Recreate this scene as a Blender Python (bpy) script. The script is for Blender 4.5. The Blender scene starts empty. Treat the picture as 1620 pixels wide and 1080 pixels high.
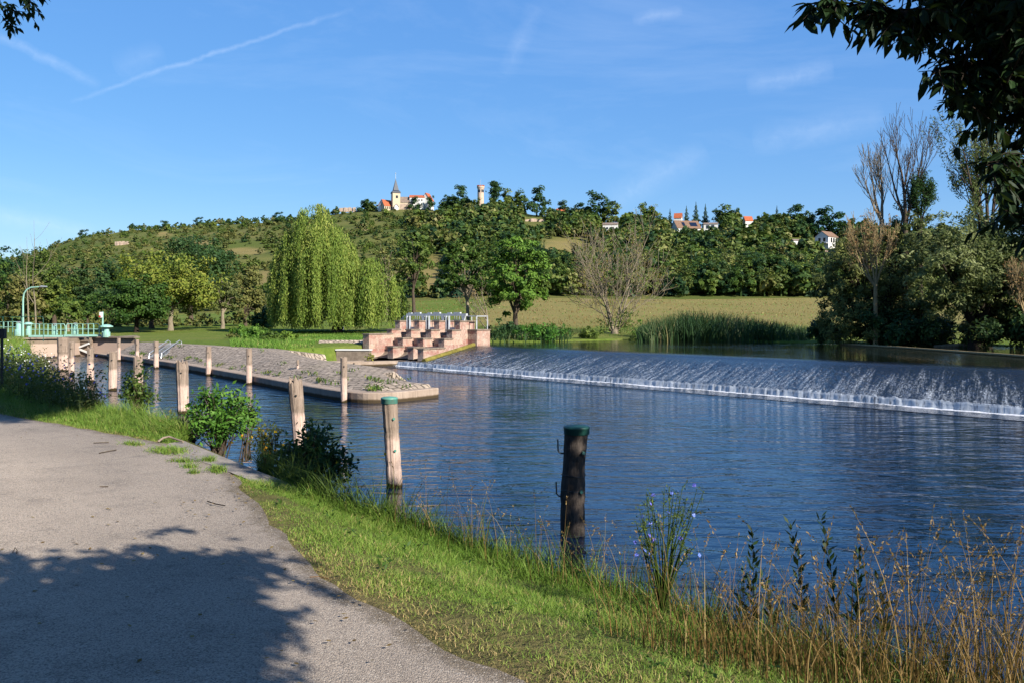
import bpy, math, random
import numpy as np
from math import radians as R, sin, cos, pi

# ------------------------------------------------------------------ camera, sky, sun, exposure
SC = bpy.context.scene
COL = SC.collection
F, HZ, CX, CAMZ = 1375.0, 500.0, 810.0, 3.0      # focal length (photo px), horizon row, centre column, eye height
cam = bpy.data.objects.new('camera', bpy.data.cameras.new('camera'))
COL.objects.link(cam)
cam.location = (0, 0, CAMZ); cam.rotation_euler = (R(90), 0, 0)
cam.data.sensor_width = 36; cam.data.lens = 36 * F / 1620
cam.data.shift_y = -40 / 1620
cam.data.clip_start = 0.05; cam.data.clip_end = 6000
SC.camera = cam

SUN_EL, SUN_AZ = R(31), R(46)                     # elevation; azimuth measured from straight behind towards the right
SDIR = np.array([sin(SUN_AZ) * cos(SUN_EL), -cos(SUN_AZ) * cos(SUN_EL), sin(SUN_EL)])
SUN_STRENGTH, SKY_STRENGTH, EXPOSURE = 5.0, 0.06, 1.2

def dirv(px, py):
    v = np.array([(px - CX) / F, 1.0, (HZ - py) / F]); return v / np.linalg.norm(v)

world = bpy.data.worlds.new('World'); SC.world = world; world.use_nodes = True
wn, wl = world.node_tree.nodes, world.node_tree.links
wn.clear()
sky = wn.new('ShaderNodeTexSky'); sky.sky_type = 'NISHITA'; sky.sun_disc = False
sky.sun_elevation = SUN_EL
sky.sun_rotation = math.atan2(SDIR[0], SDIR[1])
sky.air_density = 1.0; sky.dust_density = 0.3; sky.ozone_density = 3.0; sky.altitude = 200
hsv = wn.new('ShaderNodeHueSaturation'); hsv.inputs['Saturation'].default_value = 1.25
wl.new(sky.outputs[0], hsv.inputs['Color'])
bg = wn.new('ShaderNodeBackground'); bg.inputs['Strength'].default_value = SKY_STRENGTH
wo = wn.new('ShaderNodeOutputWorld'); wl.new(bg.outputs[0], wo.inputs[0])
tc = wn.new('ShaderNodeTexCoord')
def wmath(op, a, b=None, c=None, clamp=False):
    n = wn.new('ShaderNodeMath'); n.operation = op; n.use_clamp = clamp
    for i, x in enumerate((a, b, c)):
        if x is None: continue
        if isinstance(x, (int, float)): n.inputs[i].default_value = x
        else: wl.new(x, n.inputs[i])
    return n.outputs[0]
def wdot(v):
    n = wn.new('ShaderNodeVectorMath'); n.operation = 'DOT_PRODUCT'
    wl.new(tc.outputs['Generated'], n.inputs[0]); n.inputs[1].default_value = tuple(v)
    return n.outputs['Value']
def wnoise(scale, stretch, detail=5, rough=.6):
    m = wn.new('ShaderNodeMapping'); m.inputs['Scale'].default_value = stretch
    m.inputs['Rotation'].default_value = (0.3, 0.45, 0.2)
    wl.new(tc.outputs['Generated'], m.inputs[0])
    n = wn.new('ShaderNodeTexNoise'); n.inputs['Scale'].default_value = scale
    n.inputs['Detail'].default_value = detail; n.inputs['Roughness'].default_value = rough
    n.inputs['Distortion'].default_value = .6
    wl.new(m.outputs[0], n.inputs[0]); return n.outputs[0]
wob = wnoise(26, (1, 1, 1)); wob2 = wnoise(70, (1, 1, 1))
cloud = None
def trail(a, b, width, k):
    global cloud
    da, db = dirv(*a), dirv(*b)
    n = np.cross(da, db); n /= np.linalg.norm(n)
    m = da + db; m /= np.linalg.norm(m)
    half = math.acos(np.dot(da, m))
    off = wmath('MULTIPLY', wmath('SUBTRACT', wob, .5), .012)
    dist = wmath('ABSOLUTE', wmath('ADD', wdot(n), off))
    band = wmath('SUBTRACT', 1.0, wmath('DIVIDE', dist, width), clamp=True)
    along = wmath('MULTIPLY', wmath('SUBTRACT', wdot(m), cos(half)), 1.0 / (1 - cos(half) + 1e-6), clamp=True)
    along = wmath('POWER', along, .5)
    t = wmath('MULTIPLY', wmath('MULTIPLY', band, along), wmath('MULTIPLY', wob2, 2 * k))
    cloud = t if cloud is None else wmath('ADD', cloud, t)
trail((110, 160), (560, 14), .0032, .42)
trail((-60, 30), (160, 135), .007, .4)
trail((800, 120), (850, 10), .012, .22)
trail((-40, 332), (150, 372), .012, .35)
trail((1180, 135), (1320, 110), .014, .35)
trail((1190, 225), (1400, 185), .02, .3)
trail((960, 320), (1120, 240), .02, .3)
trail((1000, 32), (1080, 18), .008, .3)
trail((180, 110), (260, 80), .016, .2)
c1 = wnoise(3.2, (.7, 1.0, 3.0), 7, .65)
cir = wmath('MULTIPLY', wmath('SUBTRACT', c1, .52, clamp=True), 1.3)
cloud = wmath('ADD', cloud, cir)
mx = wn.new('ShaderNodeMix'); mx.data_type = 'RGBA'
wl.new(wmath('MULTIPLY', cloud, .26, clamp=True), mx.inputs['Factor'])
sk = wn.new('ShaderNodeVectorMath'); sk.operation = 'MULTIPLY_ADD'      # flatter, bluer sky than the clean-air model
wl.new(hsv.outputs[0], sk.inputs[0]); sk.inputs[1].default_value = (.58, .57, .44); sk.inputs[2].default_value = (.60, 1.50, 4.1)
wl.new(sk.outputs[0], mx.inputs[6]); mx.inputs[7].default_value = (8.6, 9.4, 10.4, 1)
wl.new(mx.outputs[2], bg.inputs['Color'])

sl = bpy.data.lights.new('sun', 'SUN'); sl.energy = SUN_STRENGTH; sl.angle = R(.53); sl.color = (1.0, .935, .84)
so = bpy.data.objects.new('sun', sl); COL.objects.link(so)
from mathutils import Vector
so.rotation_euler = Vector(tuple(SDIR)).to_track_quat('Z', 'Y').to_euler()
so.location = tuple(SDIR * 60)
SC.view_settings.view_transform = 'Standard'; SC.view_settings.look = 'None'
SC.view_settings.exposure = EXPOSURE; SC.view_settings.gamma = 1.0
SC.render.engine = 'CYCLES'
SC.cycles.max_bounces = 6; SC.cycles.transparent_max_bounces = 4
SC.cycles.diffuse_bounces = 2; SC.cycles.glossy_bounces = 3; SC.cycles.transmission_bounces = 3
SC.cycles.caustics_reflective = False; SC.cycles.caustics_refractive = False
SC.cycles.use_denoising = True

# ------------------------------------------------------------------ helpers
rng = np.random.default_rng(7)
random.seed(7)
def G(px, py, z=0.0):
    D = F * (CAMZ - z) / (py - HZ); return np.array([(px - CX) / F * D, D, z])
def P(px, py, D): return np.array([(px - CX) / F * D, D, CAMZ + (HZ - py) / F * D])
def unit(v): v = np.asarray(v, float); return v / (np.linalg.norm(v, axis=-1, keepdims=True) + 1e-9)
def sstep(x): x = np.clip(x, 0, 1); return x * x * (3 - 2 * x)

class MB:
    def __init__(s): s.V = []; s.Fq = []; s.a = []; s.uv = []; s.n = 0
    def add(s, V, Fc, a=0.5, uv=None):
        V = np.asarray(V, float).reshape(-1, 3); Fc = np.asarray(Fc, int)
        s.Fq.append(Fc + s.n); s.V.append(V)
        s.a.append(np.broadcast_to(np.asarray(a, float), (len(V),)))
        s.uv.append(np.zeros((len(V), 2)) if uv is None else np.asarray(uv, float))
        s.n += len(V); return s
    def box(s, c, size, rz=0, a=.5, taper=1.0, tilt=None):
        x, y, z = np.array(size) / 2
        V = np.array([[-x, -y, -z], [x, -y, -z], [x, y, -z], [-x, y, -z], [-x * taper, -y * taper, z], [x * taper, -y * taper, z], [x * taper, y * taper, z], [-x * taper, y * taper, z]])
        ca, sa = cos(rz), sin(rz)
        V = V @ np.array([[ca, sa, 0], [-sa, ca, 0], [0, 0, 1]]) + np.asarray(c)
        return s.add(V, [[3, 2, 1, 0], [4, 5, 6, 7], [0, 1, 5, 4], [1, 2, 6, 5], [2, 3, 7, 6], [3, 0, 4, 7]], a)
    def bar(s, p, q, w, h=None):
        p, q = np.asarray(p, float), np.asarray(q, float); d = unit(q - p); h = h or w
        up = np.array([0, 0, 1.]) if abs(d[2]) < .95 else np.array([0, 1., 0])
        u = unit(np.cross(d, up)); v = np.cross(u, d)
        V = [b + u * w / 2 * i + v * h / 2 * j for b in (p, q) for i, j in ((-1, -1), (1, -1), (1, 1), (-1, 1))]
        return s.add(V, [[0, 1, 2, 3], [7, 6, 5, 4], [0, 4, 5, 1], [1, 5, 6, 2], [2, 6, 7, 3], [3, 7, 4, 0]])
    def tube(s, pts, rad, k=6, a=.5, cap=True):
        pts = np.asarray(pts, float); n = len(pts); rad = np.broadcast_to(np.asarray(rad, float), (n,))
        t = unit(np.gradient(pts, axis=0)); ref = np.array([0, 0, 1.]) if abs(t[0, 2]) < .9 else np.array([1., 0, 0])
        u = unit(np.cross(t, ref)); v = np.cross(t, u); an = np.linspace(0, 2 * pi, k, endpoint=False)
        V = pts[:, None] + rad[:, None, None] * (u[:, None] * np.cos(an)[None, :, None] + v[:, None] * np.sin(an)[None, :, None])
        i = np.arange(n - 1)[:, None] * k; j = np.arange(k)[None]; j2 = (j + 1) % k
        Fc = np.stack([i + j, i + j2, i + k + j2, i + k + j], -1).reshape(-1, 4)
        s.add(V.reshape(-1, 3), Fc, a)
        if cap and k in (6, 8, 12, 16, 24):
            for ring, fl in ((V[0], 1), (V[-1], 0)):
                c = ring.mean(0); W = np.vstack([ring, c[None]]); jj = np.arange(k); o = np.stack([jj, (jj + 1) % k, np.full(k, k)], 1)
                s.add(W, o if fl == 0 else o[:, ::-1], a)
        return s
    def lathe(s, c, prof, k=16, a=.5):
        pr = np.asarray(prof, float)
        an = np.linspace(0, 2 * pi, k, endpoint=False)
        V = np.stack([pr[:, None, 0] * np.cos(an), pr[:, None, 0] * np.sin(an), np.repeat(pr[:, 1:2], k, 1)], -1) + np.asarray(c)
        n = len(pr); i = np.arange(n - 1)[:, None] * k; j = np.arange(k)[None]; j2 = (j + 1) % k
        return s.add(V.reshape(-1, 3), np.stack([i + j, i + j2, i + k + j2, i + k + j], -1).reshape(-1, 4), a)
    def prism(s, poly, z0, z1, a=.5):
        p = np.asarray(poly, float); n = len(p)
        if np.sum(p[:, 0] * np.roll(p[:, 1], -1) - np.roll(p[:, 0], -1) * p[:, 1]) < 0: p = p[::-1]
        z0 = np.broadcast_to(z0, (n,)); z1 = np.broadcast_to(z1, (n,))
        V = np.vstack([np.column_stack([p, z0]), np.column_stack([p, z1])])
        j = np.arange(n); k = (j + 1) % n
        s.add(V, np.stack([j, k, k + n, j + n], 1), a)
        c = np.array([[*p.mean(0), np.mean(z1)]])
        return s.add(np.vstack([V[n:], c]), np.stack([j, k, np.full(n, n)], 1), a)
    def leaves(s, Pn, size, nrm=None, asp=.5, a=None, axis=None, g=rng):
        """diamond leaves: Pn centres, size lengths, nrm preferred normals, axis preferred long axis"""
        n = len(Pn)
        if n == 0: return s
        nv = g.normal(size=(n, 3))
        if nrm is not None: nv = unit(nv) * .75 + nrm
        nv = unit(nv)
        ax = g.normal(size=(n, 3)) if axis is None else axis + g.normal(size=(n, 3)) * .25
        t = unit(ax - nv * np.sum(ax * nv, 1, keepdims=True)); b = np.cross(nv, t)
        size = np.broadcast_to(size, (n,))[:, None]
        V = np.stack([Pn - t * size * .5, Pn + b * size * asp * .5 - t * size * .05, Pn + t * size * .5, Pn - b * size * asp * .5 - t * size * .05], 1)
        if a is None: a = g.random(n)
        return s.add(V.reshape(-1, 3), np.arange(4 * n).reshape(n, 4), np.repeat(np.broadcast_to(a, (n,)), 4))
    def mesh(s, name, mat, smooth=False, mats=None):
        me = bpy.data.meshes.new(name)
        V = np.concatenate(s.V).astype(np.float32); me.vertices.add(len(V)); me.vertices.foreach_set('co', V.ravel())
        lv = np.concatenate([f.ravel() for f in s.Fq]).astype(np.int32)
        tot = np.concatenate([np.full(len(f), f.shape[1]) for f in s.Fq]).astype(np.int32)
        st = np.concatenate([[0], np.cumsum(tot)[:-1]]).astype(np.int32)
        me.loops.add(len(lv)); me.loops.foreach_set('vertex_index', lv)
        me.polygons.add(len(tot)); me.polygons.foreach_set('loop_start', st)
        me.update(calc_edges=True)
        at = me.attributes.new('v', 'FLOAT', 'POINT'); at.data.foreach_set('value', np.concatenate(s.a).astype(np.float32))
        uv = np.concatenate(s.uv)
        if np.abs(uv).max() > 0:
            ul = me.uv_layers.new(name='UVMap'); ul.data.foreach_set('uv', uv[lv].astype(np.float32).ravel())
        me.materials.append(mat)
        for m in (mats or []): me.materials.append(m)
        me.polygons.foreach_set('use_smooth', np.full(len(tot), bool(smooth)))
        return me
    def obj(s, name, mat, parent=None, smooth=False):
        o = bpy.data.objects.new(name, s.mesh(name, mat, smooth)); COL.objects.link(o)
        if parent is not None: o.parent = parent
        return o
def tag(o, label=None, cat=None, group=None, kind=None):
    if label: o['label'] = label
    if cat: o['category'] = cat
    if group: o['group'] = group
    if kind: o['kind'] = kind
    return o
def empty(name, loc, label, cat, group=None):
    o = bpy.data.objects.new(name, None); COL.objects.link(o); o.location = tuple(loc); o.empty_display_size = .2
    return tag(o, label, cat, group)
def copy_tree(o, parent=None):
    c = o.copy(); COL.objects.link(c); c.parent = parent
    for ch in o.children: copy_tree(ch, c)
    return c

# ------------------------------------------------------------------ materials
KA = .66                                                           # overall reflectance of the built and bare surfaces
class NT:
    def __init__(s, name):
        s.m = bpy.data.materials.new(name); s.m.use_nodes = True
        s.n, s.l = s.m.node_tree.nodes, s.m.node_tree.links; s.n.clear()
        s.out = s.n.new('ShaderNodeOutputMaterial')
    def put(s, sock, x):
        if isinstance(x, (int, float)): sock.default_value = x
        elif isinstance(x, (tuple, list)): sock.default_value = tuple(x) if len(x) != 3 or sock.type != 'RGBA' else (*[min(1, q * KA) for q in x], 1)
        else: s.l.new(x, sock)
    def math(s, op, a, b=0.0, c=None, clamp=False):
        n = s.n.new('ShaderNodeMath'); n.operation = op; n.use_clamp = clamp
        s.put(n.inputs[0], a); s.put(n.inputs[1], b)
        if c is not None: s.put(n.inputs[2], c)
        return n.outputs[0]
    def coord(s, which='Object', scale=(1, 1, 1), rot=(0, 0, 0)):
        t = s.n.new('ShaderNodeTexCoord'); m = s.n.new('ShaderNodeMapping')
        m.inputs['Scale'].default_value = scale; m.inputs['Rotation'].default_value = rot
        s.l.new(t.outputs[which], m.inputs[0]); return m.outputs[0]
    def wpos(s, scale=(1, 1, 1), rot=(0, 0, 0)):
        t = s.n.new('ShaderNodeNewGeometry'); m = s.n.new('ShaderNodeMapping')
        m.inputs['Scale'].default_value = scale; m.inputs['Rotation'].default_value = rot
        s.l.new(t.outputs['Position'], m.inputs[0]); return m.outputs[0]
    def noise(s, vec, scale, detail=4, rough=.55, dist=0):
        n = s.n.new('ShaderNodeTexNoise'); s.l.new(vec, n.inputs['Vector']); n.inputs['Scale'].default_value = scale
        n.inputs['Detail'].default_value = detail; n.inputs['Roughness'].default_value = rough; n.inputs['Distortion'].default_value = dist
        return n.outputs[0]
    def vor(s, vec, scale, feat='F1', out='Distance', rnd=1):
        n = s.n.new('ShaderNodeTexVoronoi'); n.feature = feat; s.l.new(vec, n.inputs['Vector']); n.inputs['Scale'].default_value = scale
        n.inputs['Randomness'].default_value = rnd
        return n.outputs[out]
    def ramp(s, f, stops, interp='LINEAR'):
        n = s.n.new('ShaderNodeValToRGB'); s.put(n.inputs[0], f); e = n.color_ramp.elements; n.color_ramp.interpolation = interp
        while len(e) < len(stops): e.new(.5)
        for el, (p, c) in zip(e, stops):
            el.position = p; el.color = (*[min(1, q * KA) for q in c], 1) if not isinstance(c, (int, float)) else (c, c, c, 1)
        return n.outputs[0]
    def mix(s, f, a, b, mode='MIX'):
        n = s.n.new('ShaderNodeMix'); n.data_type = 'RGBA'; n.blend_type = mode
        s.put(n.inputs[0], f); s.put(n.inputs[6], a); s.put(n.inputs[7], b); return n.outputs[2]
    def attr(s, name='v'):
        n = s.n.new('ShaderNodeAttribute'); n.attribute_name = name; return n.outputs['Fac']
    def sep(s, vec, i):
        n = s.n.new('ShaderNodeSeparateXYZ'); s.l.new(vec, n.inputs[0]); return n.outputs[i]
    def bump(s, h, dist=.02, strength=1.0, nrm=None):
        n = s.n.new('ShaderNodeBump'); s.l.new(h, n.inputs['Height']); n.inputs['Distance'].default_value = dist; n.inputs['Strength'].default_value = strength
        if nrm is not None: s.l.new(nrm, n.inputs['Normal'])
        return n.outputs[0]
    def bsdf(s, col, rough=.8, spec=.3, metal=0, nrm=None, ior=None, coat=None):
        n = s.n.new('ShaderNodeBsdfPrincipled'); s.put(n.inputs['Base Color'], col); s.put(n.inputs['Roughness'], rough)
        n.inputs['Specular IOR Level'].default_value = spec; n.inputs['Metallic'].default_value = metal
        if ior: n.inputs['IOR'].default_value = ior
        if nrm is not None: s.l.new(nrm, n.inputs['Normal'])
        return n.outputs[0]
    def done(s, sh): s.l.new(sh, s.out.inputs[0]); return s.m

def leaf_mat(name, stops, transl=.3, vary=.18, spec=.12):
    """per-leaf colour from attribute v, slight change from plant to plant"""
    global KA
    k0, KA = KA, .86
    t = NT(name); c = t.ramp(t.attr(), stops); KA = k0
    oi = t.n.new('ShaderNodeObjectInfo'); h = t.n.new('ShaderNodeHueSaturation')
    t.put(h.inputs['Value'], t.math('ADD', t.math('MULTIPLY', oi.outputs['Random'], 2 * vary), 1 - vary))
    t.put(h.inputs['Hue'], t.math('ADD', t.math('MULTIPLY', oi.outputs['Random'], -.05), .52))
    t.l.new(c, h.inputs['Color'])
    d = t.bsdf(h.outputs[0], .55, spec)
    tr = t.n.new('ShaderNodeBsdfTranslucent'); t.l.new(t.mix(.35, h.outputs[0], (.18, .26, .03)), tr.inputs['Color'])
    m = t.n.new('ShaderNodeMixShader'); m.inputs[0].default_value = transl; t.l.new(d, m.inputs[1]); t.l.new(tr.outputs[0], m.inputs[2])
    return t.done(m.outputs[0])
def plain(name, col, rough=.7, spec=.3, metal=0, var=.25, scale=6, bump=.0, grime=None):
    t = NT(name); v = t.coord('Object'); n = t.noise(v, scale, 5, .6)
    a = tuple(x * (1 - var) for x in col); b = tuple(min(1, x * (1 + var)) for x in col)
    c = t.ramp(n, [(.3, a), (.7, b)])
    if grime: c = t.mix(t.ramp(t.noise(v, scale * .35, 6, .7), [(.5, 0.), (.68, 1.)]), c, grime)
    return t.done(t.bsdf(c, rough, spec, metal, t.bump(t.noise(v, scale * 5, 4), bump) if bump else None))

GREEN = lambda a, b, c: [(0, a), (.55, b), (1, c)]
M = {}
M['leaf_mid'] = leaf_mat('leaf_mid_green', GREEN((.03, .062, .012), (.068, .118, .02), (.13, .185, .035)))
M['leaf_bright'] = leaf_mat('leaf_bright_green', GREEN((0.046, 0.117, 0.016), (0.098, 0.202, 0.026), (0.156, 0.273, 0.046)))
M['leaf_dark'] = leaf_mat('leaf_dark_green', GREEN((0.016, 0.042, 0.016), (0.031, 0.075, 0.023), (0.058, 0.111, 0.031)))
M['leaf_olive'] = leaf_mat('leaf_olive_green', GREEN((0.056, 0.075, 0.022), (0.112, 0.131, 0.035), (0.188, 0.188, 0.056)))
M['leaf_yellow'] = leaf_mat('leaf_yellow_green', GREEN((.07, .11, .015), (.16, .20, .028), (.27, .28, .05)))
M['leaf_willow'] = leaf_mat('leaf_weeping_willow', GREEN((.055, .115, .018), (.15, .24, .04), (.28, .34, .075)), .35)
M['leaf_bank'] = leaf_mat('leaf_bank_willow', GREEN((.035, .055, .016), (.085, .115, .032), (.16, .19, .06)))
M['leaf_silver'] = leaf_mat('leaf_silver_willow', GREEN((.055, .08, .024), (.14, .165, .05), (.25, .27, .11)))
M['leaf_shade'] = leaf_mat('leaf_canopy_shade', GREEN((.010, .022, .008), (.016, .034, .010), (.024, .048, .014)), .12)  # near-black: shade under the canopy is put into this leaf colour
M['leaf_rust'] = leaf_mat('leaf_withered', GREEN((.12, .07, .02), (.21, .14, .045), (.28, .21, .08)), .2)
M['leaf_hilly'] = leaf_mat('leaf_light_scrub', GREEN((.05, .08, .018), (.10, .14, .03), (.18, .19, .06)), .25, .3)
M['leaf_ochre'] = leaf_mat('leaf_ochre_green', GREEN((.12, .10, .02), (.24, .20, .045), (.34, .29, .08)), .3)
M['leaf_scrub'] = leaf_mat('leaf_hill_scrub', [(0, (0.028, 0.063, 0.017)), (.4, (0.063, 0.112, 0.025)), (.75, (0.119, 0.147, 0.042)), (1, (0.210, 0.196, 0.084))], .2, .3)
M['leaf_conifer'] = leaf_mat('leaf_conifer', GREEN((0.015, 0.037, 0.020), (0.027, 0.062, 0.033), (0.056, 0.094, 0.050)), .1)
M['grass'] = leaf_mat('grass_blades', [(0, (.06, .145, .018)), (.5, (.125, .25, .034)), (.8, (.22, .31, .065)), (1, (.42, .34, .14))], .3, .05, .15)
M['straw'] = leaf_mat('dry_grass_blades', GREEN((.08, .042, .015), (.21, .125, .042), (.40, .285, .13)), .3, .05)
M['rough_grass'] = leaf_mat('rough_grass_blades', [(0, (0.036, 0.072, 0.014)), (.6, (0.096, 0.156, 0.030)), (1, (0.240, 0.240, 0.072))], .3, .05)
M['reed'] = leaf_mat('reed_blades', [(0, (.02, .045, .015)), (.6, (.05, .09, .03)), (.9, (.13, .14, .06)), (1, (.27, .22, .11))], .25, .1)
M['petal_blue'] = leaf_mat('petal_blue', GREEN((.10, .12, .55), (.16, .18, .72), (.28, .30, .85)), .3, .05)
M['petal_white'] = leaf_mat('petal_white', GREEN((.5, .5, .45), (.65, .65, .6), (.8, .8, .75)), .3, .05)
M['petal_yellow'] = leaf_mat('petal_yellow', GREEN((.6, .35, .02), (.7, .45, .02), (.8, .55, .05)), .3, .05)
def bark(name, a, b):
    t = NT(name); v = t.coord('Object', (1, 1, .25)); n = t.noise(v, 14, 6, .7)
    return t.done(t.bsdf(t.ramp(n, [(.3, a), (.7, b)]), .9, .1, 0, t.bump(n, .03)))
M['bark'] = bark('bark_brown', (.05, .037, .026), (.14, .105, .075))
M['bark_pale'] = bark('bark_pale', (.16, .13, .09), (.36, .30, .21))
M['bark_ochre'] = bark('bark_ochre', (.24, .17, .08), (.50, .38, .20))
M['bark_dark'] = bark('bark_dark', (.018, .014, .010), (.05, .038, .028))
M['steel'] = plain('galvanised_steel', (.50, .53, .55), .42, .5, .5, .12, 5, 0, (.42, .37, .32))
M['frame_grey'] = plain('pale_grey_paint', (.56, .59, .62), .5, .4, .1, .12, 3, 0, (.4, .4, .4))
M['steel_dark'] = plain('dark_iron', (.03, .035, .035), .5, .5, .3)
M['mint'] = plain('mint_paint', (.30, .56, .46), .5, .4, 0, .12, 4, 0, (.25, .36, .28))
M['cap_green'] = plain('green_cap_paint', (.10, .33, .25), .45, .4, 0, .2, 9, 0, (.16, .22, .17))
M['fence_green'] = plain('dark_green_paint', (.02, .10, .075), .5, .4)
M['white_paint'] = plain('white_paint', (.74, .74, .72), .5, .4, 0, .06, 2, 0, (.55, .53, .5))
M['white_wall'] = plain('white_plaster', (.76, .75, .71), .9, .1, 0, .06, .6)
M['cream'] = plain('cream_plaster', (.62, .52, .36), .9, .1, 0, .1, .5, 0, (.5, .42, .32))
M['ruin'] = plain('pale_rubble', (.5, .38, .29), .95, .1, 0, .3, 1.2)
M['tower_stone'] = plain('pale_tower_stone', (.60, .46, .34), .95, .1, 0, .16, .8, .0, (.52, .4, .3))
M['tile_red'] = plain('red_roof_tiles', (.44, .12, .05), .8, .2, 0, .25, 1.5)
M['tile_brown'] = plain('brown_roof_tiles', (.23, .14, .09), .8, .2, 0, .25, 1.5)
M['tile_grey'] = plain('weathered_roof_tiles', (.24, .185, .15), .85, .2, 0, .35, .9, 0, (.3, .2, .14))
M['slate'] = plain('slate', (.035, .045, .065), .55, .4, 0, .2, 1)
M['glass_dark'] = plain('dark_window', (.02, .025, .03), .15, .5)
M['solar'] = plain('solar_panel', (.01, .014, .03), .15, .6)
M['red_lamp'] = plain('red_signal', (.5, .03, .02), .4, .4)
M['blue_box'] = plain('blue_box', (.02, .03, .12), .4, .4)

def stone_mat():
    """coursed sandstone blocks, pink to cream"""
    t = NT('red_sandstone'); v = t.coord('Object')
    b = t.n.new('ShaderNodeTexBrick'); cv = t.n.new('ShaderNodeCombineXYZ')
    t.put(cv.inputs[0], t.math('ADD', t.sep(v, 0), t.sep(v, 1))); t.put(cv.inputs[1], t.sep(v, 2))
    t.l.new(cv.outputs[0], b.inputs['Vector']); b.inputs['Scale'].default_value = 1.0
    b.inputs['Brick Width'].default_value = .95; b.inputs['Row Height'].default_value = .3; b.inputs['Mortar Size'].default_value = .012
    b.inputs['Color1'].default_value = (.26, .11, .09, 1); b.inputs['Color2'].default_value = (.40, .29, .22, 1); b.inputs['Mortar'].default_value = (.26, .2, .15, 1)
    b.inputs['Bias'].default_value = .05
    n = t.noise(v, 2.2, 6, .7); n2 = t.noise(v, 9, 5, .7)
    c = t.mix(t.ramp(n, [(.42, 0.), (.66, .85)]), b.outputs[0], (.60, .50, .41))
    c = t.mix(t.ramp(n2, [(.35, .55), (.6, 0.)]), c, (.22, .12, .09))
    zf = t.ramp(t.math('MULTIPLY', t.math('ADD', t.sep(v, 2), t.math('MULTIPLY', n, .5)), 1.0), [(.45, .8), (.95, 0.)])
    c = t.mix(zf, c, (.62, .54, .44))
    return t.done(t.bsdf(c, .92, .1, 0, t.bump(n2, .03)))
M['sandstone'] = stone_mat()
def cope_mat():
    t = NT('coping_stone'); v = t.coord('Object'); n = t.noise(v, 3, 6, .7)
    return t.done(t.bsdf(t.ramp(n, [(.35, (.17, .13, .10)), (.7, (.36, .29, .22))]), .9, .1))
M['cope'] = cope_mat()
def conc_mat(name, a, b, line=None, low=(.5, .37, .29)):
    """weathered concrete, paler below the old water line"""
    t = NT(name); v = t.wpos(); n = t.noise(v, 1.6, 7, .7); st = t.noise(t.wpos((3, 3, .25)), 3, 5, .7)
    c = t.ramp(n, [(.3, a), (.7, b)])
    c = t.mix(t.ramp(st, [(.5, 0.), (.75, .55)]), c, tuple(x * .45 for x in a))
    if line is not None:
        zz = t.math('ADD', t.sep(v, 2), t.math('MULTIPLY', t.math('SUBTRACT', n, .5), .12))
        c = t.mix(t.ramp(t.math('MULTIPLY', zz, .5), [(line / 2 - .01, 1.), (line / 2 + .015, 0.)]), c, low)
        c = t.mix(t.ramp(t.math('MULTIPLY', zz, .5), [(.04, 1.), (.075, 0.)]), c, (.07, .05, .028))
    return t.done(t.bsdf(c, .92, .12, 0, t.bump(t.noise(v, 22, 5), .015)))
M['lock_wall'] = conc_mat('lock_wall_concrete', (.23, .175, .125), (.34, .265, .20), 1.0)
M['concrete'] = conc_mat('quay_concrete', (.27, .21, .165), (.44, .36, .29), None)
M['kerb'] = conc_mat('kerb_concrete', (.34, .255, .19), (.48, .38, .30), .1, (.2, .13, .06))
M['slab'] = conc_mat('path_kerb_concrete', (.28, .245, .215), (.40, .35, .30), None)

def setts():
    """dry-laid stone setts on the sloping bank"""
    t = NT('stone_setts'); v = t.wpos((1, 1, 1.0), (0, 0, R(38)))
    w = t.n.new('ShaderNodeVectorMath'); w.operation = 'ADD'; t.l.new(v, w.inputs[0])
    dn = t.n.new('ShaderNodeTexNoise'); t.l.new(v, dn.inputs['Vector']); dn.inputs['Scale'].default_value = 1.5
    sc = t.n.new('ShaderNodeVectorMath'); sc.operation = 'SCALE'; t.l.new(dn.outputs[1], sc.inputs[0]); sc.inputs['Scale'].default_value = .5
    t.l.new(sc.outputs[0], w.inputs[1])
    b = t.n.new('ShaderNodeTexBrick'); t.l.new(w.outputs[0], b.inputs['Vector']); b.inputs['Scale'].default_value = 1.0
    b.inputs['Brick Width'].default_value = .40; b.inputs['Row Height'].default_value = .25; b.inputs['Mortar Size'].default_value = .028
    b.inputs['Mortar Smooth'].default_value = .3
    b.inputs['Color1'].default_value = (.25, .20, .155, 1); b.inputs['Color2'].default_value = (.39, .315, .245, 1); b.inputs['Mortar'].default_value = (.055, .045, .032, 1)
    n = t.noise(v, 5, 6, .7); c = t.mix(t.ramp(n, [(.4, .6), (.62, 0.)]), b.outputs[0], (.25, .205, .16))
    g = t.noise(v, .6, 5, .7); c = t.mix(t.ramp(g, [(.58, 0.), (.75, .6)]), c, (.20, .18, .09))
    h = t.math('SUBTRACT', t.math('MULTIPLY', n, .3), t.math('MULTIPLY', b.outputs[1], 1.0))
    return t.done(t.bsdf(c, .9, .15, 0, t.bump(h, .08)))
M['setts'] = setts()

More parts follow.
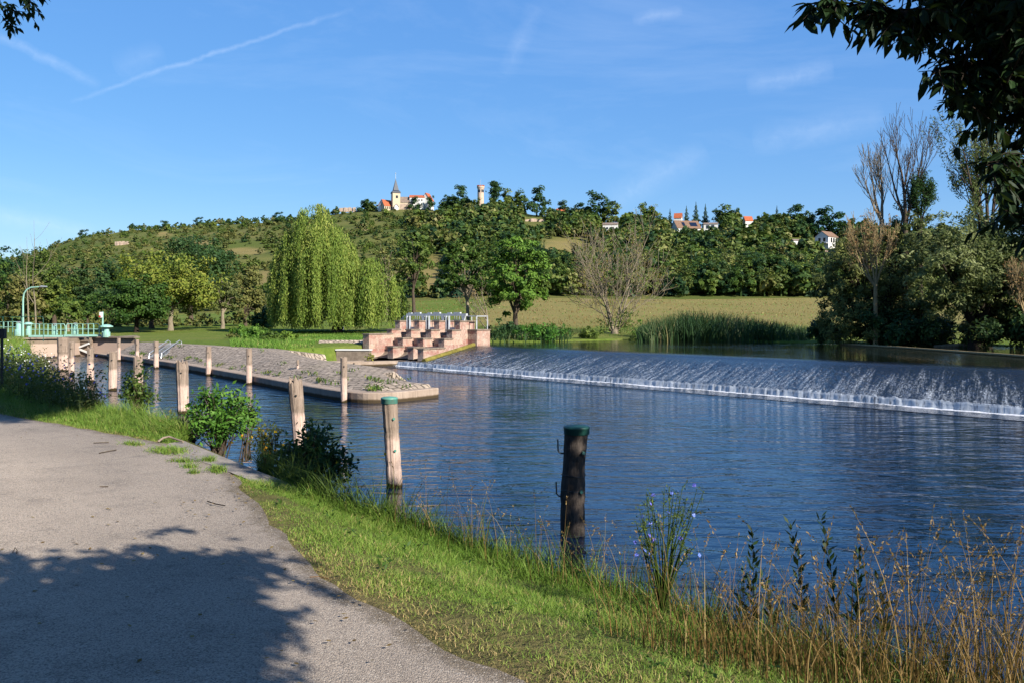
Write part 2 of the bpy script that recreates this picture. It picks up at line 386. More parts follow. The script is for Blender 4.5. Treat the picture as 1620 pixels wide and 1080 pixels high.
def post_mat():
    t = NT('weathered_post_timber'); v = t.wpos(); lo = t.wpos((14, 14, 1.1)); n = t.noise(lo, 2.0, 7, .75); g = t.noise(v, 5, 5, .6)
    up = t.ramp(n, [(.3, (.15, .11, .08)), (.5, (.33, .25, .19)), (.75, (.48, .38, .30))])
    dn = t.ramp(n, [(.28, (.42, .28, .21)), (.5, (.66, .48, .385)), (.75, (.78, .62, .52))])
    z = t.math('ADD', t.sep(v, 2), t.math('MULTIPLY', t.math('SUBTRACT', g, .5), .3))
    c = t.mix(t.ramp(t.math('MULTIPLY', z, .5), [(.40, 1.), (.455, 0.)]), up, dn)
    c = t.mix(t.ramp(t.noise(t.wpos((30, 30, .8)), 1.6, 4, .7), [(.60, 0.), (.68, .85)]), c, (.05, .035, .025))
    c = t.mix(t.ramp(t.math('MULTIPLY', z, .5), [(.03, 1.), (.055, 0.)]), c, (.05, .035, .012))
    return t.done(t.bsdf(c, .9, .15, 0, t.bump(n, .03)))
M['post'] = post_mat()
M['post_shaded'] = bark('shaded_post_timber', (.04, .033, .028), (.15, .12, .10))  # shade of the overhanging tree on the nearest post, put into the timber colour

def path_mat():
    t = NT('gravel_asphalt'); v = t.wpos()
    big = t.noise(v, .55, 5, .6); sp = t.noise(v, 110, 3, .8); vo = t.vor(v, 120, 'F1', 'Color'); vd = t.vor(v, 120)
    c = t.ramp(big, [(.35, (.36, .30, .245)), (.65, (.53, .44, .355))])
    # paler worn wheel tracks follow the path (distance to the verge is stored in v)
    tr = t.ramp(t.math('MULTIPLY', t.attr(), .2), [(.02, 0.), (.20, .25), (.36, .95), (.405, .9), (.43, .0), (.455, .9), (.58, .8), (.8, .5)])
    c = t.mix(t.math('MULTIPLY', tr, .55), c, (.80, .655, .51))
    md = t.noise(v, 2.6, 6, .7); c = t.mix(t.ramp(md, [(.52, 0.), (.72, .5)]), c, (.17, .145, .125))
    ed = t.ramp(t.math('ADD', t.attr(), t.math('MULTIPLY', t.math('SUBTRACT', t.noise(v, 5, 5, .7), .5), .55)), [(.02, .85), (.16, 0.)]); c = t.mix(ed, c, (.20, .155, .10))
    s2 = t.n.new('ShaderNodeSeparateColor'); t.l.new(vo, s2.inputs[0])
    c = t.mix(t.ramp(s2.outputs[0], [(.0, .62), (.30, .12), (.72, 0.)]), c, (.10, .09, .085))
    c = t.mix(t.ramp(s2.outputs[1], [(.86, 0.), (.9, .6)]), c, (.62, .55, .46))
    c = t.mix(t.ramp(sp, [(.36, .7), (.52, 0.)]), c, (.09, .08, .075))
    h = t.math('ADD', t.math('MULTIPLY', vd, -.7), t.math('MULTIPLY', sp, .6))
    return t.done(t.bsdf(c, .92, .15, 0, t.bump(h, .008)))
M['path'] = path_mat()

def ground_mat(name, green1, green2, dry1, dry2, scale=.12):
    t = NT(name); v = t.wpos(); a = t.attr()
    n = t.noise(v, scale, 7, .65); f = t.noise(v, 3.2, 6, .75)
    c1 = t.ramp(f, [(.3, green1), (.7, green2)]); c2 = t.ramp(f, [(.3, dry1), (.7, dry2)])
    k = t.math('ADD', a, t.math('MULTIPLY', t.math('SUBTRACT', n, .5), 2.0), clamp=True)
    return t.done(t.bsdf(t.mix(k, c1, c2), .95, .05, 0, t.bump(f, .12)))
M['meadow'] = ground_mat('meadow_grass', (.085, .14, .02), (.17, .23, .04), (.20, .165, .05), (.32, .27, .10), .09)
M['hill'] = ground_mat('hill_grass', (.065, .095, .02), (.13, .155, .04), (.19, .155, .05), (.32, .25, .105), .025)
M['bank'] = ground_mat('bank_soil', (.05, .07, .018), (.12, .14, .035), (.14, .10, .05), (.27, .2, .10), .5)

def water_mat(name, b1, b2, deep=(.006, .014, .02)):
    t = NT(name)
    n1 = t.noise(t.wpos((.55, 1.25, 1), (0, 0, R(14))), 1.8, 2, .45, .7)
    n2 = t.noise(t.wpos((.8, 1.5, 1), (0, 0, R(-18))), 4.2, 3, .55, .4)
    n3 = t.noise(t.wpos(), .16, 3, .5)
    rg = t.math('SUBTRACT', 1.0, t.math('ABSOLUTE', t.math('SUBTRACT', t.math('MULTIPLY', n2, 2.0), 1.0)))
    h = t.math('ADD', t.math('MULTIPLY', n1, b1), t.math('MULTIPLY', rg, b2))
    k = t.ramp(n3, [(.35, .45), (.62, 1.)])
    h = t.math('MULTIPLY', h, k)
    nr = t.bump(h, 1.0, 1.0)
    sh = t.bsdf(deep, .03, .8, 0, nr, 1.333); sh.node.inputs['Specular Tint'].default_value = (.62, .84, 1.0, 1)
    return t.done(sh)
M['water'] = water_mat('river_water', .068, .009, (.001, .015, .044))
M['upper_water'] = water_mat('still_river_water', .02, .006, (.010, .013, .008))

def fall_mat():
    t = NT('falling_water'); uv = t.coord('UV'); 
    st = t.noise(t.coord('UV', (4.2, .20, 1)), 1.0, 5, .65, .4); fi = t.noise(t.coord('UV', (15, 2.6, 1)), 1.0, 5, .75, .3)
    tt = t.sep(uv, 1)
    pos = t.ramp(t.math('MULTIPLY', tt, .125), [(.0, 0.), (.12, .0), (.20, .08), (.38, .17), (.74, .23), (.81, .22), (.83, .56), (.88, .76)])
    ff = t.noise(t.coord('UV', (7, 15, 1)), 1.0, 4, .7)
    w = t.math('ADD', t.math('ADD', t.math('MULTIPLY', st, .50), t.math('ADD', t.math('MULTIPLY', fi, .50), t.math('MULTIPLY', ff, .42))), t.math('MULTIPLY', pos, .62))
    f = t.ramp(w, [(.82, 0.), (.94, .38), (1.09, 1.)])
    fd = t.noise(t.coord('UV', (11, 1.1, 1)), 1.0, 4, .7); dr = t.ramp(fd, [(.33, .15), (.44, .75), (.58, 1.)])
    f = t.mix(t.ramp(t.math('MULTIPLY', tt, .125), [(.822, 0.), (.830, 1.)]), f, dr)
    h = t.math('ADD', t.math('MULTIPLY', st, .15), t.math('ADD', t.math('MULTIPLY', fi, .35), t.math('MULTIPLY', ff, .5)))
    am = t.ramp(t.math('MULTIPLY', tt, .125), [(.02, 0.04), (.16, 1.), (.815, 1.), (.83, .25)])
    h = t.math('MULTIPLY', h, am)
    nr = t.bump(h, .07)
    a = t.bsdf((.010, .016, .03), .12, .5, 0, nr, 1.333); b = t.bsdf((.60, .65, .70), .6, .3, 0, nr)
    m = t.n.new('ShaderNodeMixShader'); t.l.new(f, m.inputs[0]); t.l.new(a, m.inputs[1]); t.l.new(b, m.inputs[2])
    return t.done(m.outputs[0])
M['fall'] = fall_mat()
def foam_mat():
    t = NT('river_foam'); v = t.wpos(); n = t.noise(v, 7, 6, .7); 
    nr = t.bump(n, .1)
    f = t.ramp(t.math('ADD', t.attr(), t.math('MULTIPLY', t.math('SUBTRACT', n, .5), 1.6)), [(.4, 0.), (.62, 1.)])
    a = t.bsdf((.01, .016, .024), .05, .5, 0, nr, 1.333); b = t.bsdf((.82, .84, .88), .8, .2, 0, nr)
    m = t.n.new('ShaderNodeMixShader'); t.l.new(f, m.inputs[0]); t.l.new(a, m.inputs[1]); t.l.new(b, m.inputs[2])
    return t.done(m.outputs[0])
M['foam'] = foam_mat()

# ------------------------------------------------------------------ terrain
RID = np.array([(-700, 440, 950), (-200, 425, 900), (0, 414, 850), (60, 402, 840), (130, 380, 830), (200, 368, 820), (320, 357, 800), (480, 346, 740), (560, 338, 710), (620, 334, 690), (700, 336, 680),
                (760, 331, 660), (850, 341, 630), (930, 352, 600), (1000, 358, 570), (1080, 355, 540), (1200, 360, 510), (1330, 370, 480), (1500, 402, 450), (1800, 430, 420), (2400, 450, 420)], float)
FOOT = 250.0
NORTH = np.array([(-900, 67.5), (-33, 67.5), (-29, 66), (-24.3, 60.3), (-17.6, 52), (-13.9, 48.9), (-12.9, 50.8), (-10.6, 54.2), (-9.9, 56.4), (-8.4, 59.2), (-6.6, 63.0), (-3.0, 64.0), (1.8, 64.5), (6, 68), (10, 71), (15, 66.5), (20, 63),
                  (25, 59), (33, 54), (45, 48), (80, 40), (900, -200), (900, 2600), (-900, 2600)])
def sdist(x, y, poly):
    d = np.full(x.shape, 1e9); ins = np.zeros(x.shape, bool)
    for (x0, y0), (x1, y1) in zip(poly, np.roll(poly, -1, 0)):
        dx, dy = x1 - x0, y1 - y0; t = np.clip(((x - x0) * dx + (y - y0) * dy) / (dx * dx + dy * dy), 0, 1)
        d = np.minimum(d, np.hypot(x - x0 - t * dx, y - y0 - t * dy))
        c = ((y0 > y) != (y1 > y)) & (x < dx * (y - y0) / (dy if dy else 1e-9) + x0); ins ^= c
    return np.where(ins, d, -d)
def wig(x, y, s): return np.sin(x * s + 1.3 * np.sin(y * s * .7)) * np.cos(y * s * 1.1 + .8 * np.sin(x * s * .6 + 2))
def ppx(x, y): return CX + F * x / np.maximum(y, 1.0)
def zfoot(px): return np.interp(px, [250, 650, 760], [3.0, 7.2, 8.0])
def ground_z(x, y):
    x, y = np.asarray(x, float), np.asarray(y, float)
    px = ppx(x, y); zf = zfoot(px)
    zp = 1.28 + (zf - 1.28) * np.clip((y - 74) / (FOOT - 74), 0, 1) + wig(x, y, .21) * .05 + wig(x, y, .06) * .25 * sstep((y - 80) / 60)
    sd = sdist(x, y, NORTH); up = sstep((x + 5) / 3) * sstep((y - 40) / 5)
    zs = np.where(up > .5, 1.16, 1.1)
    z = np.where(sd > 0, zs + (zp - zs) * sstep(sd / np.where(up > .5, 5, 1.5)), -1.2 + (zs + 1.2) * sstep((sd + .6) / .6))
    # hill
    dr = np.interp(px, RID[:, 0], RID[:, 2]); zr = CAMZ + (HZ - np.interp(px, RID[:, 0], RID[:, 1])) * dr / F
    t = (y - FOOT) / (dr - FOOT)
    hz = zf + (zr - zf) * np.clip(t, 0, 1) ** 1.06 - np.maximum(t - 1, 0) * 18
    hz = hz + sstep(t * 3) * sstep((1.15 - t) * 4) * (wig(x, y, .028) * 3.0 + wig(x, y, .07) * 1.0)
    return np.where(t > 0, hz, z)
def hill_D(px, py):
    D = np.linspace(FOOT, 900, 2600); x = (px - CX) / F * D; z = ground_z(x, D); row = HZ - (z - CAMZ) / D * F
    i = np.argmax(row <= py) if (row <= py).any() else int(np.argmin(row)); return float(D[i])
# dry openings on the hill, as (px, py, half width, half height) seen on the slope
DRY = [(895, 402, 58, 24), (690, 436, 32, 34), (385, 398, 36, 6), (120, 430, 18, 8), (260, 372, 12, 5), (420, 442, 14, 14), (590, 470, 50, 16), (320, 385, 16, 4)]
def dryness(px, py):
    k = np.zeros(np.shape(px))
    for cx, cy, w, h in DRY: k = np.maximum(k, (1.15 - np.hypot((px - cx) / w, (py - cy) / h)) * 2.5)
    return np.clip(k, 0, 1)
def sheet(name, mat, y0, y1, ny, nu, umax, dry):
    ys = np.geomspace(y0, y1, ny); us = np.linspace(-umax, umax, nu)
    Y, U = np.meshgrid(ys, us, indexing='ij'); X = U * Y
    Z = ground_z(X, Y); V = np.stack([X, Y, Z], -1).reshape(-1, 3)
    i = np.arange(ny - 1)[:, None] * nu; j = np.arange(nu - 1)[None]
    Fc = np.stack([i + j, i + j + 1, i + nu + j + 1, i + nu + j], -1).reshape(-1, 4)
    b = MB().add(V, Fc, dry(X, Y, Z).ravel()); o = b.obj(name, mat, smooth=True); tag(o, kind='structure'); return o
def dry_flat(X, Y, Z):
    k = sstep((Y - 84) / 14) * sstep((X + 8) / 6) * .86
    k = np.where((Y > 70) & (Y < 82) & (X > -4), .15, k)
    return np.clip(k + .12, 0, 1)
sheet('ground', M['meadow'], 38, FOOT, 330, 460, 1.25, dry_flat)
sheet('hill', M['hill'], FOOT, 1500, 170, 380, 1.25, lambda X, Y, Z: .15 + .85 * dryness(ppx(X, Y), HZ - (Z - CAMZ) / Y * F))
# ---- rivers
def flat(name, mat, poly, z):
    p = np.asarray(poly, float); n = len(p)
    b = MB().add(np.column_stack([p, np.full(n, z)]), [list(range(n))]); o = b.obj(name, mat); tag(o, kind='structure'); return o
flat('river', M['water'], [(-300, -60), (300, -60), (300, 120), (-300, 120)], 0.0)
WU = np.array([.645, -.765]); WU /= np.linalg.norm(WU); WN = np.array([.485, .875]); WN /= np.linalg.norm(WN); FOOT0 = np.array([-7.0, 53.0]); WID = 6.6; ZC = 1.10
def wp(s, t): return FOOT0 + WU * s + WN * (WID - t)            # t = 0 at the crest, WID at the foot
ca, cb = wp(-6, .02), wp(110, .02)
flat('upper_river', M['upper_water'], [ca, cb, (200, -30), (200, 95), (ca[0], 95)], ZC)
# ---- near bank, path
PATH = np.array([(9, -9), (6.2, -4), (4, -.9), (2.5, 1.1), (1.15, 2.55), (.04, 3.8), (-.75, 4.8), (-1.46, 5.9), (-2.05, 7.1), (-2.45, 8.0), (-3.2, 9.4), (-4.3, 10.9), (-6, 12.3), (-7.4, 13.4), (-9.6, 15.2), (-14, 19), (-22, 27), (-32, 42), (-42, 60)])
EDGE = np.array([(16, -6), (15, -1), (12, 4.2), (8, 5.3), (4.2, 4.55), (2.6, 4.5), (1.75, 4.95), (.75, 6.3), (-.55, 7.35), (-1.6, 7.95), (-2.75, 9.35), (-4.35, 11.6), (-6, 13.6), (-8, 16), (-11, 20), (-15.3, 27), (-20.6, 36), (-27.5, 48), (-35.2, 61)])
EZ = np.array([1.2, 1.2, 1.2, 1.15, 1.1, 1.08, 1.05, .98, 1.1, 1.26, 1.34, 1.36, 1.34, 1.3, 1.3, 1.3, 1.3, 1.3, 1.33])
OUT = np.array([1, 1, 1, 1, .8, .7, .6, .5, .35, .25, .25, .3, .5, .9, 1.3, 1.7, 1.9, 2.2, 2.2])
def dens(a, k=8):
    t = np.linspace(0, len(a) - 1, (len(a) - 1) * k + 1); i = np.minimum(t.astype(int), len(a) - 2); f = (t - i)
    if a.ndim > 1: f = f[:, None]
    def at(j): return a[np.clip(j, 0, len(a) - 1)]
    p0, p1, p2, p3 = at(i - 1), at(i), at(i + 1), at(i + 2)
    return .5 * (2 * p1 + (p2 - p0) * f + (2 * p0 - 5 * p1 + 4 * p2 - p3) * f * f + (3 * p1 - p0 - 3 * p2 + p3) * f ** 3)
PA, ED, EDZ, EDO = dens(PATH), dens(EDGE), dens(EZ), dens(OUT)
NB = len(PA); PZ = 1.40
tang = unit(np.gradient(ED, axis=0)); enorm = np.column_stack([tang[:, 1], -tang[:, 0]])      # towards the water
enorm *= np.sign(np.sum(enorm * (ED - PA), 1))[:, None]
def bank_pt(i, f):
    """point on the verge at station i (float), f = 0 path edge .. 1 bank edge"""
    i = np.asarray(i, float); a = np.clip(i.astype(int), 0, NB - 2); k = (i - a)
    lp = lambda A: A[a] * (1 - (k[:, None] if A.ndim > 1 else k)) + A[a + 1] * (k[:, None] if A.ndim > 1 else k)
    p, e, ez = lp(PA), lp(ED), lp(EDZ)
    xy = p + (e - p) * f[:, None]; z = PZ + (ez - PZ) * sstep(f) - .012
    return np.column_stack([xy, z])
ptan = unit(np.gradient(PA, axis=0)); pin = np.column_stack([ptan[:, 1], -ptan[:, 0]]); pin *= np.sign(np.sum(pin * (PA - ED), 1))[:, None]
cols = []; att = []
for off in (70, 30, 8, 3): cols.append(np.column_stack([PA + pin * off * np.where(np.arange(NB) < 24, .5, 1)[:, None], np.full(NB, PZ - .012)])); att.append(.3)
for f in np.linspace(0, 1, 7): cols.append(bank_pt(np.arange(NB), np.full(NB, f))); att.append(.55 - .3 * f)
for k, z in ((.25, -.35), (.6, -.75), (1.0, -1.15), (1.25, -1.7)):
    q = ED + enorm * (EDO * k)[:, None]; cols.append(np.column_stack([q, EDZ + z * EDZ / 1.1])); att.append(.45)
V = np.stack(cols, 1); nc = V.shape[1]
i = np.arange(NB - 1)[:, None] * nc; j = np.arange(nc - 1)[None]
Fc = np.stack([i + j, i + j + 1, i + nc + j + 1, i + nc + j], -1).reshape(-1, 4)
V[:, 5:10, 2] += wig(V[:, 5:10, 0], V[:, 5:10, 1], 2.3) * .02
tag(MB().add(V.reshape(-1, 3), Fc, np.tile(np.array(att), NB)).obj('riverbank', M['bank'], smooth=True), kind='structure')
cols = []
NPC = 13
offs = np.linspace(0, 4.4, NPC); jit = (wig(PA[:, 0] * 3, PA[:, 1] * 3, 1.1) * .05 + wig(PA[:, 0], PA[:, 1], 6.) * .03)
for k, off in enumerate(offs):
    q = PA + pin * (off + (jit if k == 0 else 0))[:, None] if k == 0 else PA + pin * off
    cols.append(np.column_stack([q, np.full(NB, PZ + .004 + .03 * sin(pi * off / 4.4))]))
V = np.stack(cols, 1); i = np.arange(NB - 1)[:, None] * NPC; j = np.arange(NPC - 1)[None]
Fc = np.stack([i + j, i + j + 1, i + NPC + j + 1, i + NPC + j], -1).reshape(-1, 4)
tag(MB().add(V.reshape(-1, 3), Fc, np.tile(offs, NB)).obj('path', M['path'], smooth=True), kind='structure')

# ------------------------------------------------------------------ weir
wr = empty('weir', (*wp(20, WID), 0), 'long low weir with water sliding white and dark down its sloping face', 'weir')
SMAX, SMIN, ZS = 62.0, -.1, .25
prof_t = np.concatenate([np.linspace(-.5, 1.2, 14), np.linspace(1.4, WID, 46), WID + np.array([.03, .07, .10, .13])])
def prof_z(t):
    z = ZC + .004 - (ZC - ZS) * np.clip((t - .35) / (WID - .35), 0, 1) ** 1.0
    z = np.where(t < .9, ZC + .004 - .5 * (ZC - ZS) / (WID - .35) * np.maximum(t + .1, 0) ** 2 * .8, z)
    return z
ss = np.arange(SMIN, SMAX, .09); S_, T_ = np.meshgrid(ss, prof_t, indexing='ij')
Z_ = prof_z(T_); dropf = np.clip((T_ - WID) / .13, 0, 1); Z_ = np.where(T_ > WID, ZS - (ZS + .04) * dropf, Z_)
amp = sstep((T_ - .9) / 2) * .035
nz = rng.normal(size=S_.shape); nz = (nz + np.roll(nz, 1, 1) + np.roll(nz, 2, 1) + np.roll(nz, -1, 1) + np.roll(nz, 1, 0)) / 5
Z_ = Z_ + nz * amp
jf = np.repeat(rng.normal(size=(len(ss), 1)) * .015, len(prof_t), 1) * (T_ > WID)
XY = FOOT0[None, None] + WU * S_[..., None] + WN * (WID - T_ - jf)[..., None]
V = np.concatenate([XY, Z_[..., None]], -1).reshape(-1, 3); nt = len(prof_t)
i = np.arange(len(ss) - 1)[:, None] * nt; j = np.arange(nt - 1)[None]
Fc = np.stack([i + j, i + j + 1, i + nt + j + 1, i + nt + j], -1); Fc = Fc[(S_[:-1, :-1] > 2.45) | (T_[:-1, :-1] > WID - .45)].reshape(-1, 4)
vv = np.where(T_ > WID, WID + (T_ - WID) * 5, T_)
b = MB().add(V - np.array(wr.location), Fc, .5, np.stack([S_, vv], -1).reshape(-1, 2)); b.obj('water_sheet', M['fall'], wr, True)
# foam along the foot, drifting a little way out
sf = np.arange(-1.5, SMAX, .16); tf = np.array([.0, .12, .25, .4, .6, .9, 1.3, 1.8]); S2, T2 = np.meshgrid(sf, tf, indexing='ij')
XY = FOOT0 + WU * S2[..., None] - WN * (T2 - .05)[..., None]
fz = .012 + .05 * np.exp(-T2 / .25) * rng.random(S2.shape)
V = np.concatenate([XY, fz[..., None]], -1).reshape(-1, 3); i = np.arange(len(sf) - 1)[:, None] * 8; j = np.arange(7)[None]
Fc = np.stack([i + j, i + j + 1, i + 9 + j, i + 8 + j], -1).reshape(-1, 4)
wdt = .75 + .35 * np.sin(S2 * 1.3) * np.sin(S2 * .37)
fa = np.clip(1.7 - T2 / (.45 * wdt), 0, 1.15)
MB().add(V - np.array(wr.location), Fc, fa.ravel()).obj('foam', M['foam'], wr, True)
# concrete body below the water film
b = MB(); poly = [wp(2.5, WID - .1), wp(SMAX, WID - .1), wp(SMAX, .3), wp(2.5, .3)]
b.prism(poly, -1.2, [ZS - .1, ZS - .1, .9, .9]); b.V = [v - np.array(wr.location) for v in b.V]; b.obj('concrete_body', M['concrete'], wr)

# ------------------------------------------------------------------ island with its stone slope
KL = np.array([(-2.72, 32.2), (-4.4, 30.15), (-6.35, 31.2), (-11.5, 38.6), (-17.4, 47), (-23.6, 55.2), (-27.2, 59.8), (-29.0, 62.2)])
CR = np.array([(-3.2, 32.35, .46), (-4.6, 33.6, .62), (-6.2, 36.2, .82), (-10.3, 41.2, .98), (-14.0, 48.4, 1.18), (-18.0, 52.2, 1.2), (-24.4, 59.9, 1.16), (-27.0, 63.5, 1.12)])
K2, C2 = dens(KL, 8), dens(CR, 8)
kt = unit(np.gradient(K2, axis=0)); kn = np.column_stack([-kt[:, 1], kt[:, 0]]); kn *= np.sign(np.sum(kn * (C2[:, :2] - K2), 1))[:, None]
def loft(name, colsl, mat, parent=None, a=.5):
    V = np.stack(colsl, 1); n, c = V.shape[:2]; i = np.arange(n - 1)[:, None] * c; j = np.arange(c - 1)[None]
    b = MB().add(V.reshape(-1, 3), np.stack([i + j, i + j + 1, i + c + j + 1, i + c + j], -1).reshape(-1, 4), a)
    return b
isl = empty('island_embankment', (0, 0, 0), 'pale stone paved embankment tongue sloping down to the river with a concrete kerb', 'embankment')
n = len(K2); z3 = lambda xy, z: np.column_stack([xy, np.broadcast_to(z, (len(xy),))])
KH = .36
kw = np.minimum(.62, np.linspace(.2, 4, n))[:, None]
inn = K2 + kn * kw
inn[0] = (-3.0, 32.3)
loft('k', [z3(K2, -.8), z3(K2, KH - .03), z3(K2 + kn * .03, KH), z3(inn, KH), z3(inn, KH - .3)], M['kerb']).obj('kerb', M['kerb'], isl)
slope = []
for f in np.linspace(0, 1, 8):
    xy = inn * (1 - f) + C2[:, :2] * f; zz = (KH - .012) * (1 - f) + C2[:, 2] * f + .10 * np.sin(pi * f) + wig(xy[:, 0], xy[:, 1], 1.7) * .015
    slope.append(z3(xy, zz))
back = C2[:, :2] + kn * 1.0; slope.append(z3(back, C2[:, 2] - .02))
slope.append(z3(C2[:, :2] + kn * np.minimum(3.5, np.linspace(.6, 9, n))[:, None], np.where(np.arange(n) < 31, -.4, C2[:, 2] - .35)))
loft('s', slope, M['setts']).obj('stone_paving', M['setts'], isl, False)
# weeds in the joints near the kerb
b = MB()
for k in range(60):
    q = rng.uniform(4, n - 6); a = int(q); f = rng.uniform(.0, .15) if rng.random() < .7 else rng.uniform(.2, .9)
    c = inn[a] * (1 - f) + C2[a, :2] * f; m = 14; zc_ = KH * (1 - f) + C2[a, 2] * f + .1 * sin(pi * f)
    pts = np.column_stack([c + rng.normal(size=(m, 2)) * .13, zc_ + rng.uniform(.02, .14, m)])
    b.leaves(pts, .16, axis=np.tile([[0, 0, 1.]], (m, 1)), asp=.35)
tag(b.obj('paving_weeds', M['rough_grass']), 'small weeds sprouting from the joints of the stone embankment', 'weeds', kind='stuff')
# ledge of the side channel
lg = empty('channel_ledge', (0, 0, 0), 'low flat concrete ledge between the grassy bank and the foot of the sandstone steps', 'ledge')
b = MB()
b.prism([(-12.6, 50.1), (-9.3, 51.8), (-8.9, 52.9), (-12.4, 51.5)], -.6, .33)
b.obj('ledge_slab', M['kerb'], lg)
b = MB(); b.prism([(-9.35, 51.6), (-6.95, 52.95), wp(2.2, WID - .4), wp(1.0, WID - 1.9), wp(-3.5, WID - 1.4)], -.8, .30); b.obj('apron', M['kerb'], lg)
# low slab bank behind
b = MB(); p4 = [G(500, 562, .5), G(583, 560, .5), P(583, 538, 58), P(505, 538, 57)]
b.add(p4, [[0, 1, 2, 3]]); V = np.array(p4); b.add(V - [0, 0, .8], [[3, 2, 1, 0]]); b.add(np.vstack([V, V - [0, 0, .8]]), [[0, 4, 5, 1], [1, 5, 6, 2], [2, 6, 7, 3], [3, 7, 4, 0]])
tag(b.obj('paved_bank', M['setts']), 'small sloping stone paved patch left of the stepped sandstone structure', 'paved bank')

# ------------------------------------------------------------------ stepped sandstone sluice
SO = np.array([-3.35, 55.9]); SU = np.array([.8, -.6]); SB = WN
sluice = empty('stepped_sluice', (*SO, 0), 'stepped pink and cream sandstone sluice piers at the left end of the weir', 'sluice')
def sp(a, b_, z): return np.array([*(SU * a + SB * b_), z])
def block(bs, bc, a0, a1, b0, b1, z0, z1, cap=.05):
    q = [sp(a0, b0, 0)[:2], sp(a1, b0, 0)[:2], sp(a1, b1, 0)[:2], sp(a0, b1, 0)[:2]]; bs.prism(q, z0, z1)
    e = cap; q = [sp(a0 - e, b0 - e, 0)[:2], sp(a1 + e, b0 - e, 0)[:2], sp(a1 + e, b1 + e, 0)[:2], sp(a0 - e, b1 + e, 0)[:2]]; bc.prism(q, z1 + .002, z1 + .075)
STEP = .92; GAP = 1.78
for q in range(4):
    bs, bc = MB(), MB(); a1 = -GAP * q; a0 = a1 - .46
    lv_ = [(0, 1.75, 2.62), (-STEP, 0, 2.05), (-2 * STEP, -STEP, 1.52), (-(4.1 if q == 0 else 2.9) , -2 * STEP, .99)]
    for k_, (b0, b1, z1) in enumerate(lv_[:4 if q < 3 else 2]): block(bs, bc, a0 - .002 * k_, a1 + .002 * k_, b0, b1 + .05, -.4, z1)
    bs.obj('pier', M['sandstone'], sluice); bc.obj('coping', M['cope'], sluice)
bs, bc = MB(), MB(); block(bs, bc, .004, .78, .95, 2.6, -.4, 2.05); bs.obj('end_block', M['sandstone'], sluice); bc.obj('coping', M['cope'], sluice)
bs, bc = MB(), MB(); block(bs, bc, -GAP * 3 - .56, -GAP * 3 + .006, -3.35, -STEP + .05, -.4, 1.78); bs.obj('abutment_wall', M['sandstone'], sluice); bc.obj('coping', M['cope'], sluice)
bs, bc = MB(), MB(); c0 = np.array([-9.75, 53.6, 0]) - [*SO, 0]
bs.box(c0 + [0, 0, .3], (2.1, .45, 1.2), R(-8)); bc.box(c0 + [0, 0, .94], (2.2, .55, .07), R(-8)); bs.obj('low_wall', M['cope'], sluice); bc.obj('coping', M['white_wall'], sluice)
for q in range(3):
    a1 = -GAP * q - .463; a0 = -GAP * (q + 1) + .004
    for k_, (b0, b1, z1) in enumerate(((.35, 1.1, 1.72), (-STEP + .25, .348, 1.55), (-2 * STEP + .2, -STEP + .248, 1.05))):
        bs = MB(); bs.prism([sp(a0, b0, 0)[:2], sp(a1, b0, 0)[:2], sp(a1, b1, 0)[:2], sp(a0, b1, 0)[:2]], -.3, z1); bs.obj('cross_step', M['sandstone'], sluice)
    b = MB(); tt = np.linspace(-2 * STEP + .198, -2.85, 9); zz = .34 + .48 * (1 - np.sqrt(np.clip(1 - ((tt + 2.85) / (2.85 - 2 * STEP + .2)) ** 2, 0, 1)))
    A = np.array([sp(a0, t, z) for t, z in zip(tt, zz)]); B = np.array([sp(a1, t, z) for t, z in zip(tt, zz)]); V = np.vstack([A, B]); k = np.arange(8); b.add(V, np.stack([k, k + 9, k + 10, k + 1], 1)); b.obj('chute', M['cope'], sluice, True)
M['moss'] = plain('mossy_stone', (.20, .17, .04), .95, .1, 0, .4, 3)
b = MB(); A = np.array([np.array([*wp(2.45, t), float(prof_z(np.array(t))) + .05]) - [*SO, 0] for t in np.linspace(.2, WID - .4, 16)]); b.tube(A, .15, 8); b.obj('edge_kerb', M['moss'], sluice, True)
ap = empty('sluice_apron', (*SO, 0), 'flat concrete apron at the foot of the sandstone piers', 'apron'); o2 = SO
b = MB(); q = [wp(0, WID - .45) - o2, wp(2.5, WID - .45) - o2, sp(.3, -4.0, 0)[:2], sp(.15, -2.5, 0)[:2], sp(-5.6, -1.2, 0)[:2], np.array([-9.3, 54.6]) - o2, np.array([-9.2, 52.6]) - o2]; b.prism(q, -.8, .30); b.obj('slab', M['kerb'], ap)
